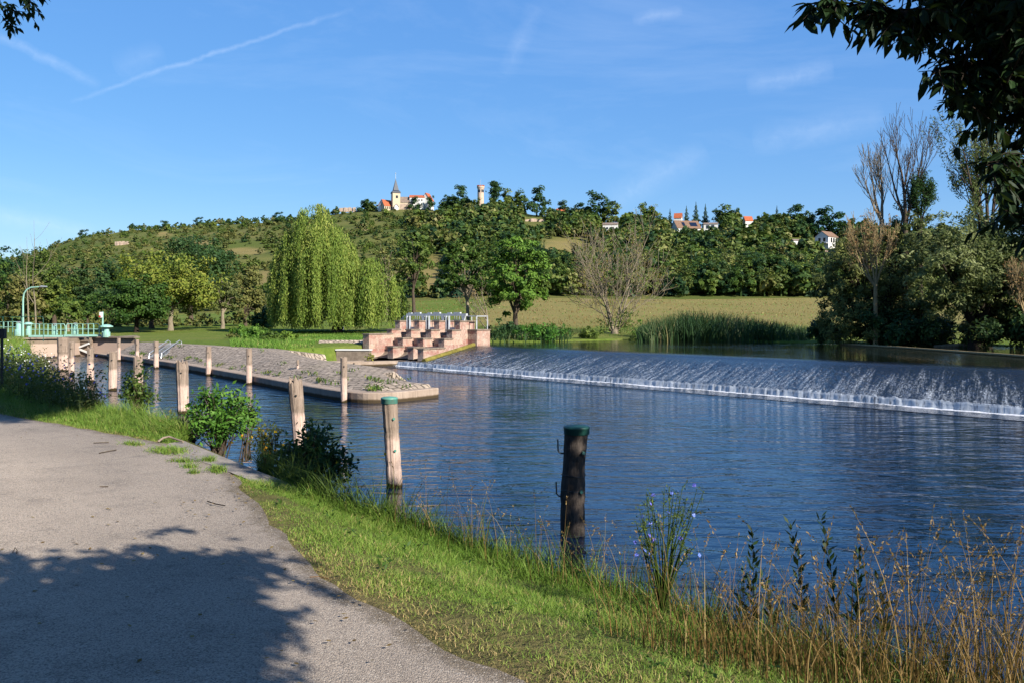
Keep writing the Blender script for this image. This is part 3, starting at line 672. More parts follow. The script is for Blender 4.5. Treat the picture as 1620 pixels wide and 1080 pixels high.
# lifting frames
for q, word in enumerate(('nearest the weir', 'the middle one', 'nearest the weeping willow')):
    a1 = -GAP * q - .46; a0 = -GAP * (q + 1); m_ = (a0 + a1) / 2; o0 = np.array([*SO, 0]) + sp(m_, 1.0, 0)
    g = empty('sluice_gate', o0, f'grey steel sluice gate and lifting frame on the sandstone piers, {word}', 'sluice gate', 'sluice gates of the stepped structure')
    L = lambda a, b_, z: np.array([*SO, 0]) + sp(a, b_, z) - o0
    b = MB(); b.bar(L(a0 - .05, .9, 3.08), L(a1 + .42, .9, 3.08), .2, .15); b.obj('beam', M['frame_grey'], g)
    b = MB(); b.bar(L(a0 + .1, .9, 3.19), L(a0 + .4, .9, 3.19), .12, .07); b.bar(L(m_, .9, 3.2), L(m_ + .55, .9, 3.2), .16, .09); b.obj('gear_cover', M['frame_grey'], g)
    for aa in (a0 + .06, a0 + .3): b = MB(); b.bar(L(aa, .8, 1.9), L(aa, .8, 3.0), .11, .16); b.obj('guide_post', M['frame_grey'], g)
    b = MB(); p = [L(a1 + .06, .7, 3.0), L(a1 + .4, .7, 3.0), L(a1 + .3, .7, 2.66), L(a1 + .2, .7, 2.66)]; d_ = sp(0, .16, 0)
    b.add(np.vstack([p, np.array(p) + d_]), [[0, 1, 2, 3], [7, 6, 5, 4], [0, 4, 5, 1], [1, 5, 6, 2], [2, 6, 7, 3], [3, 7, 4, 0]]); b.obj('bracket', M['frame_grey'], g)
    b = MB(); b.bar(L(a0 + .38, .8, 2.12), L(a1 - .02, .8, 2.12), .1, .26); b.obj('gate_panel', M['frame_grey'], g)
    for dd in (-.1, .08, .3): b = MB(); b.bar(L(m_ + dd, 1.1, 2.0), L(m_ + dd, 1.1, 3.02), .045); b.obj('spindle', M['steel'], g)
    b = MB(); b.bar(L(a0, 1.5, 2.72), L(a1, 1.5, 2.72), .045); b.obj('rear_rail', M['steel'], g)
o0 = np.array([*SO, 0]) + sp(.4, 1.2, 0); L = lambda a, b_, z: np.array([*SO, 0]) + sp(a, b_, z) - o0
g = empty('sluice_handrail', o0, 'pale steel handrail on the end block of the sandstone sluice beside the weir crest', 'handrail')
for a, b_, z0 in ((.7, 1.05, 2.12), (.7, 2.4, 2.12), (-.1, 1.6, 2.68), (.3, 1.6, 2.12)): b = MB(); b.bar(L(a, b_, z0), L(a, b_, 3.0), .055); b.obj('upright', M['frame_grey'], g)
b = MB(); b.tube([L(-.2, 1.1, 2.98), L(.7, 1.05, 2.98), L(.7, 2.42, 2.98), L(-.4, 2.3, 2.98)], .035); b.obj('rail', M['frame_grey'], g)
a9 = -GAP * 3 - .46; o0 = np.array([*SO, 0]) + sp(a9, .9, 0); L = lambda a, b_, z: np.array([*SO, 0]) + sp(a, b_, z) - o0
g = empty('sloping_handrail', o0, 'thin pale steel handrail sloping down beside the left sandstone pier', 'handrail')
b = MB(); b.tube([L(a9 - .5, .9, 2.4), L(a9 + .1, .9, 2.98), L(a9 + .8, .9, 2.98)], .03); b.obj('rail', M['frame_grey'], g)
for a in (a9 + .06, a9 + .3): b = MB(); b.bar(L(a, .9, 2.68), L(a, .9, 2.97), .045); b.obj('upright', M['frame_grey'], g)

# ------------------------------------------------------------------ mooring posts
def post(px, wy, ty, wpx, lab, lean=0.0, cap=False, hooks=False, dark=False, split=False, bend=0.0, seed=0):
    g = np.random.default_rng(100 + seed)
    base = G(px, wy, 0); D = base[1]; r = wpx / 2 * D / F; h = CAMZ - (ty - HZ) * D / F
    o = empty('mooring_post', base, lab, 'mooring post', 'timber mooring posts along the two banks')
    k = 24; zs = np.linspace(-.9, h, 26); an = np.linspace(0, 2 * pi, k, endpoint=False)
    ax = lean * (zs / h) + bend * np.sin(np.clip(zs / h, 0, 1) * pi)
    lump = 1 + .04 * g.normal(size=k); flute = 1 + .025 * np.sin(an * 7 + g.uniform(0, 6)) + .02 * np.sin(an * 13 + g.uniform(0, 6))
    rad = r * (flute * (lump * .5 + .5))[None] * (1 + .035 * np.sin(zs * 3.1 + seed) + .02 * g.normal(size=26))[:, None]
    V = np.stack([ax[:, None] + rad * np.cos(an), rad * np.sin(an) + 0 * zs[:, None], np.repeat(zs[:, None], k, 1)], -1)
    topj = g.normal(size=k) * (.012 if not split else .05); V[-1, :, 2] += topj
    i = np.arange(25)[:, None] * k; j = np.arange(k)[None]; j2 = (j + 1) % k
    b = MB().add(V.reshape(-1, 3), np.stack([i + j, i + j2, i + k + j2, i + k + j], -1).reshape(-1, 4))
    ring = V[-1]; c = ring.mean(0) + [0, 0, -.02]; jj = np.arange(k); ins = ring * .55 + c * .45
    b.add(np.vstack([ring, ins, c[None]]), np.stack([jj, (jj + 1) % k, (jj + 1) % k + k, jj + k], 1)); b.add(np.vstack([ins, c[None]]), np.stack([jj, (jj + 1) % k, np.full(k, k)], 1))
    b.obj('timber', M['post_shaded' if dark else 'post'], o, False)
    if cap:
        b = MB(); x = lean; b.lathe((x, 0, h - .085), [(r * 1.06, 0), (r * 1.10, .005), (r * 1.10, .075), (r * 1.13, .078), (r * 1.13, .10), (r * .9, .115), (0.001, .13)], 24); b.obj('cap', M['fence_green' if dark else 'cap_green'], o, True)
    if cap:
        for zz, xx in ((h * .78, .55), (h * .42, .5)): b = MB(); b.tube([np.array([lean * zz / h + r * xx, -r * .8, zz]), np.array([lean * zz / h + r * xx * 1.1, -r * 1.12, zz])], .022, 8); b.obj('bolt', M['cap_green'], o)
    if hooks:
        for zz, xx in ((h * .80, lean * .8), (h * .40, lean * .4)):
            b = MB(); s = xx - r * .9; b.tube([(s + .02, 0, zz - .06), (s - .07, -.01, zz - .055), (s - .10, -.01, zz - .02), (s - .105, -.01, zz + .14)], .011, 6); b.obj('hook', M['steel_dark'], o)
        for zz in (h * .56, h * .42, .02):
            b = MB(); a2 = np.linspace(0, 2 * pi, 25); rr = r * 1.03; b.tube(np.column_stack([lean * zz / h + bend * sin(zz / h * pi) + rr * np.cos(a2), rr * np.sin(a2), zz + .012 * np.sin(a2 * 2)]), .006, 5); b.obj('wire_band', M['steel_dark'], o)
    if not cap:
        b = MB(); zz = h * .8; b.tube([np.array([lean * .8 + r * .2, -r * .85, zz]), np.array([lean * .8 + r * .2, -r * 1.12, zz])], .025, 8); b.obj('bolt', M['steel_dark'], o)
    return o
post(906, 845, 676, 37, 'dark shaded timber mooring post with green cap and iron hooks, nearest of all', .055, True, True, True, seed=1, bend=-.02)
post(624, 769, 630, 24, 'pale leaning timber mooring post with a green cap standing in the river', -.09, True, seed=2)
post(476, 714, 602, 21, 'leaning pale timber post without cap behind the dark waterside shrub', -.13, split=True, seed=3)
post(290, 653, 573, 18, 'pale two-tone timber post left of the leafy green shrub on the near bank', -.05, split=True, seed=4)
post(219, 632, 564, 14, 'timber post half hidden by the small green bush on the near bank', -.02, split=True, seed=5)
post(178, 617, 557, 13, 'pale timber post just left of the small green bush, ragged top', .02, split=True, seed=6)
post(143, 604, 550, 10.5, 'timber post standing in front of the right lock gate leaf', .0, split=True, seed=7)
post(113, 592, 541, 8, 'slim timber post between the stout post and the cross-braced lock gate', .02, seed=8)
post(99.5, 586, 534, 16, 'stout timber post close to the left side of the lock entrance', .0, seed=9)
post(544, 636, 565, 10.5, 'timber post at the bend of the stone embankment kerb near its tip', -.0, seed=10)
post(394, 607.5, 551, 9, 'timber post by the embankment kerb in front of the weedy ditch bank', 0, seed=11)
post(330, 594, 548, 8.5, 'timber post at the foot of the embankment in front of the mown lawn corner', 0, seed=12)
post(247, 582.5, 540, 7.5, 'timber post at the kerb beside the steel steps of the embankment', 0, seed=13)
post(217, 577, 537, 6, 'thin timber post by the kerb where the embankment meets the lock wall', 0, seed=14)
post(188, 570.5, 535, 5.5, 'thin timber post against the right lock wall', 0, seed=15)
post(471, 608, 569, 4, 'very thin stake standing at the embankment kerb behind a leaning post', .0, seed=16)

# ------------------------------------------------------------------ lock at the left
ZL = 1.36
lw = empty('lock_wall', (-33.5, 63, 0), 'weathered concrete wall on the left side of the lock entrance', 'lock wall')
b = MB(); b.prism(np.array([(-35.3, 61.2), (-32.75, 63.0), (-33.0, 72), (-37, 72), (-37.5, 61.5)]) - [-33.5, 63], -1, ZL); b.obj('wall', M['lock_wall'], lw)
b = MB(); b.prism(np.array([(-35.4, 60.95), (-32.6, 62.85), (-32.75, 63.7), (-35.4, 62.2)]) - [-33.5, 63], ZL + .002, ZL + .1); b.obj('coping', M['cope'], lw)
rw = empty('lock_wall', (-31, 66, 0), 'pale streaked concrete wall right of the lock gate, ending at the stone embankment', 'lock wall')
b = MB(); b.prism(np.array([(-32.0, 66.2), (-28.2, 64.9), (-27.0, 63.9), (-26.6, 66.5), (-32.0, 74)]) - [-31, 66], -1, [ZL, ZL, .9, 1.1, ZL]); b.obj('wall', M['lock_wall'], rw)
b = MB(); b.prism(np.array([(-32.1, 65.95), (-28.1, 64.6), (-28.0, 65.4), (-32.1, 66.8)]) - [-31, 66], ZL + .002, ZL + .1); b.obj('coping', M['cope'], rw)
b = MB(); b.prism(np.array([(-32.1, 65.9), (-31.2, 65.2), (-28.6, 61.9), (-28.2, 62.4), (-31.0, 65.8), (-31.9, 66.3)]) - [-31, 66], -.8, .22); b.obj('footing', M['kerb'], rw)
def gate(x0, x1, y0, y1, lab, nm):
    p0, p1 = np.array([x0, y0]), np.array([x1, y1]); o = empty('lock_gate', (*p0, 0), lab, 'lock gate', 'two leaves of the lock gate')
    q = lambda f, z, d=0: np.array([*((p1 - p0) * f), z]) + np.array([0, -d, 0])
    b = MB(); b.bar(q(0, .35), q(1, .35), .12, 1.7); b.obj('panel', plain('gate_timber', (.30, .22, .16), .9, .1, 0, .3, 4), o)
    b = MB()
    for z in (.95, 1.15): b.bar(q(0, z, .1), q(1, z, .1), .1, .12)
    for f in (.03, .97): b.bar(q(f, -.3, .1), q(f, 1.2, .1), .1, .14)
    b.obj('frame', M['cope'], o)
    b = MB(); b.bar(q(.05, .95, .2), q(.95, .2, .2), .08, .13); b.obj('brace', M['white_wall'], o)
    b = MB(); b.bar(q(.05, .2, .28), q(.95, .95, .28), .08, .13); b.obj('brace', M['white_wall'], o)
gate(-34.2, -31.85, 66.5, 65.95, 'right leaf of the lock gate with pale crossed braces', 'a')
gate(-35.6, -34.3, 67.2, 67.5, 'left leaf of the lock gate, mostly hidden behind the stout post', 'b')
def railing(pxa, pxb, D, z0, z1, nup, lab, mid=True, beam=True, name='gate_railing', mat='mint', r=.035, Db=None):
    A = np.array([(pxa - CX) / F * D, D, 0]); Db = Db or D; B = np.array([(pxb - CX) / F * Db, Db, 0]); o = empty(name, A, lab, 'railing', 'painted railings at the lock')
    q = lambda f, z: (B - A) * f + np.array([0, 0, z])
    b = MB(); b.tube([q(0, z0), q(0, z1 - .15), q(.03, z1), q(.97, z1), q(1, z1 - .15), q(1, z0)], r, 6); b.obj('top_rail', M[mat], o)
    for f in np.linspace(0, 1, nup)[1:-1]: b = MB(); b.bar(q(f, z0), q(f, z1), r * 1.5); b.obj('upright', M[mat], o)
    if mid: b = MB(); b.tube([q(0, (z0 + z1) / 2), q(1, (z0 + z1) / 2)], r * .7, 6); b.obj('mid_rail', M[mat], o)
    if beam: b = MB(); b.box((q(0, z0 - .08) + q(1, z0 - .08)) / 2, (np.linalg.norm(B - A), .7, .13), math.atan2(B[1] - A[1], B[0] - A[0])); b.obj('deck', M[mat], o)
    return o
railing(49, 103, 66.6, 1.55, 2.38, 9, 'mint green catwalk railing on the left lock gate leaf')
railing(105, 157, 66.0, 1.6, 2.40, 7, 'mint green catwalk railing on the right lock gate leaf, ending at the signal post')
railing(-22, 34, 74, 1.62, 2.5, 9, 'pale mint railing farther back at the left edge behind the green fence', True, False)
railing(-10, 34, 60, 1.3, 2.95, 4, 'tall dark green mesh fence panel at the left edge by the lamp', False, False, 'fence_panel', 'fence_green', .022)
railing(34.6, 68.5, 60, 1.25, 2.95, 2, 'dark green mesh fence panel in front of the left gate railing', False, False, 'fence_panel', 'fence_green', .022)
def winch(px, D, z0, h, lab, cap=False, w=.28):
    o = empty('gate_winch', ((px - CX) / F * D, D, z0), lab, 'winch', 'mint green winch columns on the lock')
    b = MB(); b.lathe((0, 0, 0), [(w * .75, 0), (w * .75, h * .45), (w * .55, h * .5), (w * .5, h * .9), (.001, h)], 12); b.obj('column', M['mint'], o, False)
    if cap: b = MB(); b.lathe((0, 0, h * .9), [(w * .5, 0), (w * 1.3, .0), (w * 1.25, .07), (w * .7, .17), (.001, .2)], 12); b.obj('hood', M['mint'], o)
    else: b = MB(); b.bar((0, 0, h), (0, 0, h + .12), .1); b.bar((-.12, 0, h + .1), (.12, 0, h + .1), .06); b.obj('crank', M['steel'], o)
winch(30, 67, 1.45, 1.0, 'squat mint winch column left of the street lamp foot', w=.42)
winch(45, 72, 1.4, 1.0, 'mint winch column with a flat hood just right of the street lamp', True)
winch(87, 66.9, 1.55, .75, 'mint winch column on the left gate leaf catwalk')
winch(119.5, 66.3, 1.6, .75, 'mint winch column on the right gate leaf catwalk')
winch(168.5, 65.5, 1.4, .85, 'hooded mint control box right of the signal post', True, .36)
# street lamp
o = empty('street_lamp', ((36.5 - CX) / F * 67, 67, 1.4), 'tall pale mint street lamp with a curved arm beside the lock', 'street lamp')
b = MB(); zt = CAMZ + (HZ - 455) / F * 67 - 1.4; aw = 38 / F * 67
b.tube([(0, 0, 0), (0, 0, zt * .75), (.08, 0, zt * .88), (.3, 0, zt * .96), (.62, 0, zt), (1.3, 0, zt + .05)], [.075, .065, .06, .055, .05, .045], 8); b.obj('pole', M['mint'], o, True)
b = MB(); b.tube([(1.25, 0, zt + .05), (1.4, 0, zt + .06), (aw, 0, zt + .06)], [.05, .09, .05], 8); b.obj('lamp_head', M['steel'], o, True)
o = empty('signal_post', ((162.5 - CX) / F * 65.5, 65.5, 1.36), 'thin mint signal post with a small red and white light at the lock', 'signal')
b = MB(); b.tube([(0, 0, 0), (0, 0, 1.95)], .06, 8); b.obj('pole', M['mint'], o); b = MB(); b.box((-.08, -.05, 1.72), (.22, .18, .42)); b.obj('housing', M['white_paint'], o); b = MB(); b.tube([(-.14, -.14, 1.6), (-.14, -.19, 1.6)], .07, 8); b.obj('lens', M['red_lamp'], o)
# steel steps on the slope
c = np.array([-22.2, 55.3, .8]); o = empty('steel_steps', c, 'steel ladder steps with two handrails on the stone embankment', 'steps')
for dx in (0, .75):
    A = np.array([-22.4 + dx, 53.6, .42]) - c; B = np.array([-22.6 + dx, 57.1, 1.12]) - c
    b = MB(); b.tube([A, A + [0, .1, .3], B + [0, 0, .28], B + [0, .35, .2], B + [0, .35, 0]], .035, 6); b.obj('handrail', M['steel'], o)
    b = MB(); b.bar(A + [.08, 0, .06], B + [.08, 0, .06], .04, .08); b.obj('stringer', M['steel'], o)
for f in np.linspace(.04, 1, 11): A = (np.array([-22.3, 53.6, .5]) * (1 - f) + np.array([-22.5, 57.1, 1.2]) * f) - c; b = MB(); b.bar(A, A + [.68, 0, 0], .16, .03); b.obj('tread', M['steel'], o)
# dark marker post at the left edge
o = empty('marker_post', P(3, 622, 19.0), 'dark thin post with a blue and black box at the left edge of the verge', 'post')
b = MB(); b.tube([(0, 0, -.2), (0, 0, 1.33)], .032, 8); b.obj('pole', M['steel_dark'], o); b = MB(); b.box((.03, 0, 1.3), (.1, .1, .22)); b.obj('box', M['steel_dark'], o); b = MB(); b.box((-.06, -.005, 1.3), (.09, .1, .22)); b.obj('sign_plate', M['blue_box'], o)
# kerb slab beside the path, frayed hose on it
o = empty('quay_kerb', G(400, 745, 1.36), 'flat worn concrete kerb slab between path and water, partly overgrown', 'kerb'); c = np.array(o.location)
KS = [G(262, 706, 1.37), G(300, 697, 1.37), G(345, 714, 1.36), G(400, 740, 1.35), G(408, 762, 1.35)]
b = MB()
top = np.array([G(268, 700, 1.41), G(292, 697, 1.41), G(400, 741, 1.40), G(465, 766, 1.34), G(520, 797, 1.27)]); bot = np.array([G(255, 712, 1.41), G(330, 733, 1.41), G(392, 757, 1.40), G(440, 783, 1.325), G(498, 806, 1.255)])
n_ = 5; d0 = np.array([0, 0, .35]); k = np.arange(4)
V = np.vstack([top, bot, top - d0, top - d0 * 3 + [.1, .1, 0]]) - c
b.add(V, np.vstack([np.stack([k + n_, k + n_ + 1, k + 1, k], 1), np.stack([k, k + 1, k + 2 * n_ + 1, k + 2 * n_], 1), np.stack([k + 2 * n_, k + 2 * n_ + 1, k + 3 * n_ + 1, k + 3 * n_], 1)]))
b.obj('slab', M['slab'], o)
b = MB(); b.tube([G(250, 698, 1.42), G(258, 692, 1.46), G(268, 690, 1.47), G(278, 694, 1.45), G(290, 698, 1.43)], .014, 8)
tag(b.obj('old_pipe', M['cope'], None, True), 'short bent weathered pipe end lying in the grass at the kerb corner', 'pipe')

# ------------------------------------------------------------------ hill buildings
def local(px, py, D): return P(px, py, D)
def gable_house(parent, c, w, d, hw, hr, rz, wall, roof, over=.35, axis='x', rname='roof', extra=1.2):
    """walls w x d, ridge along local x, wall height hw, ridge height hr above the walls"""
    ca_, sa_ = cos(rz), sin(rz); T = lambda p: np.array([p[0] * ca_ - p[1] * sa_, p[0] * sa_ + p[1] * ca_, p[2]]) + np.asarray(c)
    b = MB(); x, y = w / 2, d / 2
    V = [T(p) for p in [(-x, -y, -extra), (x, -y, -extra), (x, y, -extra), (-x, y, -extra), (-x, -y, hw), (x, -y, hw), (x, y, hw), (-x, y, hw), (-x, 0, hw + hr), (x, 0, hw + hr)]]
    b.add(V, [[0, 1, 5, 4], [1, 2, 6, 5], [2, 3, 7, 6], [3, 0, 4, 7]]); b.add(V, [[5, 6, 9], [7, 4, 8]]); wo_ = b.obj('wall', wall, parent)
    b = MB(); xo, yo = x + over, y + over; k = hr / y; t = .14
    for s in (-1, 1):
        q = [(-xo, s * yo, hw - over * k + .03), (xo, s * yo, hw - over * k + .03), (xo, 0, hw + hr + .03), (-xo, 0, hw + hr + .03)]
        V = [T(p) for p in q] + [T((p[0], p[1], p[2] + t)) for p in q]; b.add(V, [[0, 1, 2, 3], [7, 6, 5, 4], [0, 4, 5, 1], [1, 5, 6, 2], [2, 6, 7, 3], [3, 7, 4, 0]])
    ro = b.obj(rname, roof, parent); return T, wo_, ro
def windows(parent, T, pts, w, h, face='-y', mat=None, d=.05):
    for (x, y, z) in pts:
        b = MB(); p = [(x - w / 2, y - d, z), (x + w / 2, y - d, z), (x + w / 2, y - d, z + h), (x - w / 2, y - d, z + h)] if face == '-y' else [(x + d, y - w / 2, z), (x + d, y + w / 2, z), (x + d, y + w / 2, z + h), (x + d, y - w / 2, z + h)] if face == '+x' else [(x - d, y - w / 2, z), (x - d, y + w / 2, z), (x - d, y + w / 2, z + h), (x - d, y - w / 2, z + h)]
        q = [T(v) for v in p]; n_ = unit(np.cross(q[1] - q[0], q[3] - q[0])) * .12; b.add(np.vstack([q, np.array(q) + n_]), [[0, 1, 2, 3], [7, 6, 5, 4], [0, 4, 5, 1], [1, 5, 6, 2], [2, 6, 7, 3], [3, 7, 4, 0]]); b.obj('window', mat or M['glass_dark'], parent)
DCH = 675.0; s_ = DCH / F
base = P(626, 331, DCH)
church = empty('church', base, 'hilltop church with cream tower, dark pointed spire and red nave roof', 'church')
rz = R(20); tw = 5.9
b = MB(); b.box((0, 0, 4.5), (tw, tw, 15.6), rz); b.obj('tower', M['cream'], church)
zt = 12.3
b = MB(); k = 4; lev = [(tw * .5 * 1.414 + .75, zt - .1), (tw * .5 * 1.414 + .2, zt + .9), (2.9, zt + 2.0), (.12, zt + 10.9)]
an = np.linspace(0, 2 * pi, 4, endpoint=False) + pi / 4 + rz; V = np.array([[r_ * cos(a), r_ * sin(a), z] for r_, z in lev for a in an]); i = np.arange(3)[:, None] * 4; j = np.arange(4)[None]
b.add(V, np.stack([i + j, i + (j + 1) % 4, i + 4 + (j + 1) % 4, i + 4 + j], -1).reshape(-1, 4)); b.add(V[:4], [[3, 2, 1, 0]]); b.obj('spire', M['slate'], church)
b = MB(); b.tube([(0, 0, zt + 10.5), (0, 0, zt + 15.4)], .1, 6); b.tube([(0, 0, zt + 11.5), (0, 0, zt + 11.8), (0, 0, zt + 12.1)], [.1, .42, .1], 8); b.tube([(0, 0, zt + 15), (0, 0, zt + 15.4), (0, 0, zt + 15.8)], [.05, .5, .05], 8); b.obj('finial', M['white_paint'], church)
Tt = lambda p: np.array([p[0] * cos(rz) - p[1] * sin(rz), p[0] * sin(rz) + p[1] * cos(rz), p[2]])
windows(church, Tt, [(.3, -tw / 2, 8.1)], 1.6, 2.0); windows(church, Tt, [(-tw / 2, 0, 8.1)], 1.2, 2.0, '-x')
gable_house(church, (-7.0, 4, -.5), 12, 8, 3.6, 4.2, R(52), M['white_wall'], M['tile_red'], .3)
T, _, _ = gable_house(church, (-6.5, -.5, -1.2), 8.2, 5, 3.4, 3.2, R(40), M['cream'], M['tile_red'], .3)
windows(church, T, [(-3, -2.5, .8), (-1.4, -2.5, .8), (.2, -2.5, .8), (1.8, -2.5, .8)], .7, 1.8)
gable_house(church, (8.0, 4, 0), 10, 9, 5.2, 4.6, R(2), M['cream'], M['tile_grey'], .3)
T, _, _ = gable_house(church, (.6, -4.1, -.5), 4.8, 3.0, 1.7, 1.8, R(110), M['white_wall'], M['slate'], .4, rname='porch_roof')
b = MB(); b.box((8.5, -1.5, 1.2), (10, .6, 5.2), R(2)); b.obj('yard_wall', M['ruin'], church)
manor = empty('manor_house', P(660, 330, DCH + 4), 'long white manor beside the church with a red tiled roof and corner gable', 'house')
T, _, _ = gable_house(manor, (.0, 0, 0), 11.4, 7, 8.0, 2.1, R(4), M['white_wall'], M['tile_red'], .3)
windows(manor, T, [(-3.4, -3.5, 5.2), (-1.0, -3.5, 5.2), (1.6, -3.5, 5.2), (3.8, -3.5, 5.2), (1.6, -3.5, 1.9), (-3.4, -3.5, 1.9)], .8, 1.5)
T, _, _ = gable_house(manor, (8.0, 1.2, 0), 6.6, 7.5, 6.2, 5.6, R(70), M['white_wall'], M['tile_red'], .4, rname='gable_roof')
DT = 650.0; rt = 5.1 * DT / F
rtw = empty('round_tower', P(760.5, 330, DT), 'pale round stone lookout tower with battlements and flagpole on the ridge', 'tower')
sc_ = DT / F; H_ = (330 - 299.5) * sc_
b = MB(); b.lathe((0, 0, 0), [(rt, -6), (rt * .99, H_), (rt * 1.18, H_ + .9), (rt * 1.18, H_ + 1.9), (rt * .95, H_ + 1.9), (rt * .95, H_ + 1.2), (.01, H_ + 1.2)], 28); b.obj('shaft', M['tower_stone'], rtw)
b = MB()
for k in range(12): a = 2 * pi * k / 12; b.box((rt * 1.06 * cos(a), rt * 1.06 * sin(a), H_ + 2.3), (.5, .85, .9), a)
b.obj('battlements', M['tile_red'], rtw)
for a in (-2.35, -1.85, -1.1, -.6):
    b = MB(); b.box((rt * .985 * cos(a), rt * .985 * sin(a), H_ - 1.6), (.3, .95, 2.1), a); b.obj('window', M['glass_dark'], rtw)
b = MB(); b.tube([(0, 0, H_ + 1), (0, 0, H_ + 7.2)], .09, 6); b.bar((-1.2, 0, H_ + 3), (1.2, 0, H_ + 3), .08); b.obj('flagpole', M['steel'], rtw)
def hz_obj(px, py): D = hill_D(px, py); return D, P(px, py, D)
CLEAR = [(598, 278, 690, 330), (752, 280, 769, 321)]
def house(px0, px1, ytop, yb, lab, rzd, wall, roof, hrf, d=.75, clear=True, roofmat=None):
    D, _ = hz_obj((px0 + px1) / 2, yb + 4); c = P((px0 + px1) / 2, yb, D); w = (px1 - px0) * D / F; hh = (yb - ytop) * D / F
    if clear: CLEAR.append((px0 - 1, ytop - 2, px1 + 1, yb - .38 * (yb - ytop)))
    o = empty('hill_house', c, lab, 'house', 'houses scattered on the wooded hill')
    rz_ = R(rzd); wl_ = w / (abs(cos(rz_)) + d * abs(sin(rz_)))
    T, wo2, ro = gable_house(o, (0, 0, 0), wl_, wl_ * d, hh * (1 - hrf), hh * hrf, rz_, wall, roof, .3, extra=6)
    return o, T, wl_, wl_ * d, hh
o, T, w, d, h = house(1063, 1107, 350, 370, 'white hillside house with a broad brown roof carrying dark solar panels', 12, M['white_wall'], M['tile_brown'], .62, .7)
k = h * .62 / (d / 2)
for x in (-.18, .24):
    b = MB(); q = [(w * x - w * (.06 if x < 0 else .15), -d * .40, 0), (w * x + w * (.06 if x < 0 else .15), -d * .40, 0), (w * x + w * (.06 if x < 0 else .15), -d * .14, 0), (w * x - w * (.06 if x < 0 else .15), -d * .14, 0)]
    b.add(np.vstack([[T((p[0], p[1], h * .38 + (p[1] + d / 2) * k + .32)) for p in q], [T((p[0], p[1], h * .38 + (p[1] + d / 2) * k + .2)) for p in q]]), [[0, 1, 2, 3], [7, 6, 5, 4], [0, 4, 5, 1], [1, 5, 6, 2], [2, 6, 7, 3], [3, 7, 4, 0]]); b.obj('solar_panel', M['solar'], o)
windows(o, T, [(-w * .25, -d / 2, .6), (w * .05, -d / 2, .6), (w * .3, -d / 2, .6)], 1.3, 1.5)
o, T, w, d, h = house(1112, 1137, 353, 367, 'white flat-roofed hillside house just right of the solar roof', -14, M['white_wall'], M['tile_grey'], .2, .8); windows(o, T, [(-w * .2, -d / 2, 1.5), (w * .15, -d / 2, 1.5)], 1.6, 1.8)
o, T, w, d, h = house(953, 979, 353, 368, 'plain white hillside house behind the bare tree crown', -10, M['white_wall'], M['tile_grey'], .25, .8); windows(o, T, [(-w * .2, -d / 2, 1.6), (w * .2, -d / 2, 1.6)], 1.0, 1.2)
o, T, w, d, h = house(1289, 1326, 367, 388, 'white gabled house with veranda and brown roof at the right end of the hill', 40, M['white_wall'], M['tile_brown'], .42, .8); windows(o, T, [(-w / 2, -d * .2, 1.4), (-w / 2, d * .15, 1.4)], 1.2, 1.8, '-x'); windows(o, T, [(-w * .2, -d / 2, 1.0), (w * .05, -d / 2, 1.0), (w * .3, -d / 2, 1.0)], 1.2, 2.2)
b = MB(); b.box(T((-w / 2 - 1.0, 0, .5)), (2, d, .2), R(40)); b.obj('veranda', M['white_paint'], o)
o, T, w, d, h = house(1252, 1266, 379, 386, 'little grey-roofed shed left of the gabled white house', 10, M['white_wall'], M['tile_grey'], .3, .8)
house(1066, 1080, 338, 352, 'house of which only a steep red roof shows between conifers', -20, M['white_wall'], M['tile_red'], .5, .8)
house(1176, 1190, 343, 354, 'house whose red roof tip peeks above the trees left of a tall spruce', 10, M['white_wall'], M['tile_red'], .6, .8)
house(880, 896, 331, 340, 'house with a low red roof between the round ridge trees', 5, M['white_wall'], M['tile_red'], .6, .8)
for (px, py, w_, h_, lab) in ((846, 349, 26, 6, 'pale ruined wall on the slope right of the round tower'), (550, 330, 22, 4, 'pale low wall on the ridge left of the church'), (192, 386, 18, 7, 'pale bare rock face on the left hillside'), (1313, 398, 14, 4, 'pale terrace wall below the gabled white house')):
    D, c = hz_obj(px, py + 2); o = MB(); s = D / F
    for k in range(7): o.box((((k / 6) - .5) * w_ * s, rng.normal() * .5, -.6 * s), (w_ * s / 5.5, 1.6, h_ * s * (1.2 + .8 * rng.random())), rng.normal() * .1)
    ob = o.obj('rubble_wall', M['ruin']); ob.location = tuple(c); tag(ob, lab, 'ruin'); CLEAR.append((px - w_ / 2, py - h_, px + w_ / 2, py + h_ - 1))

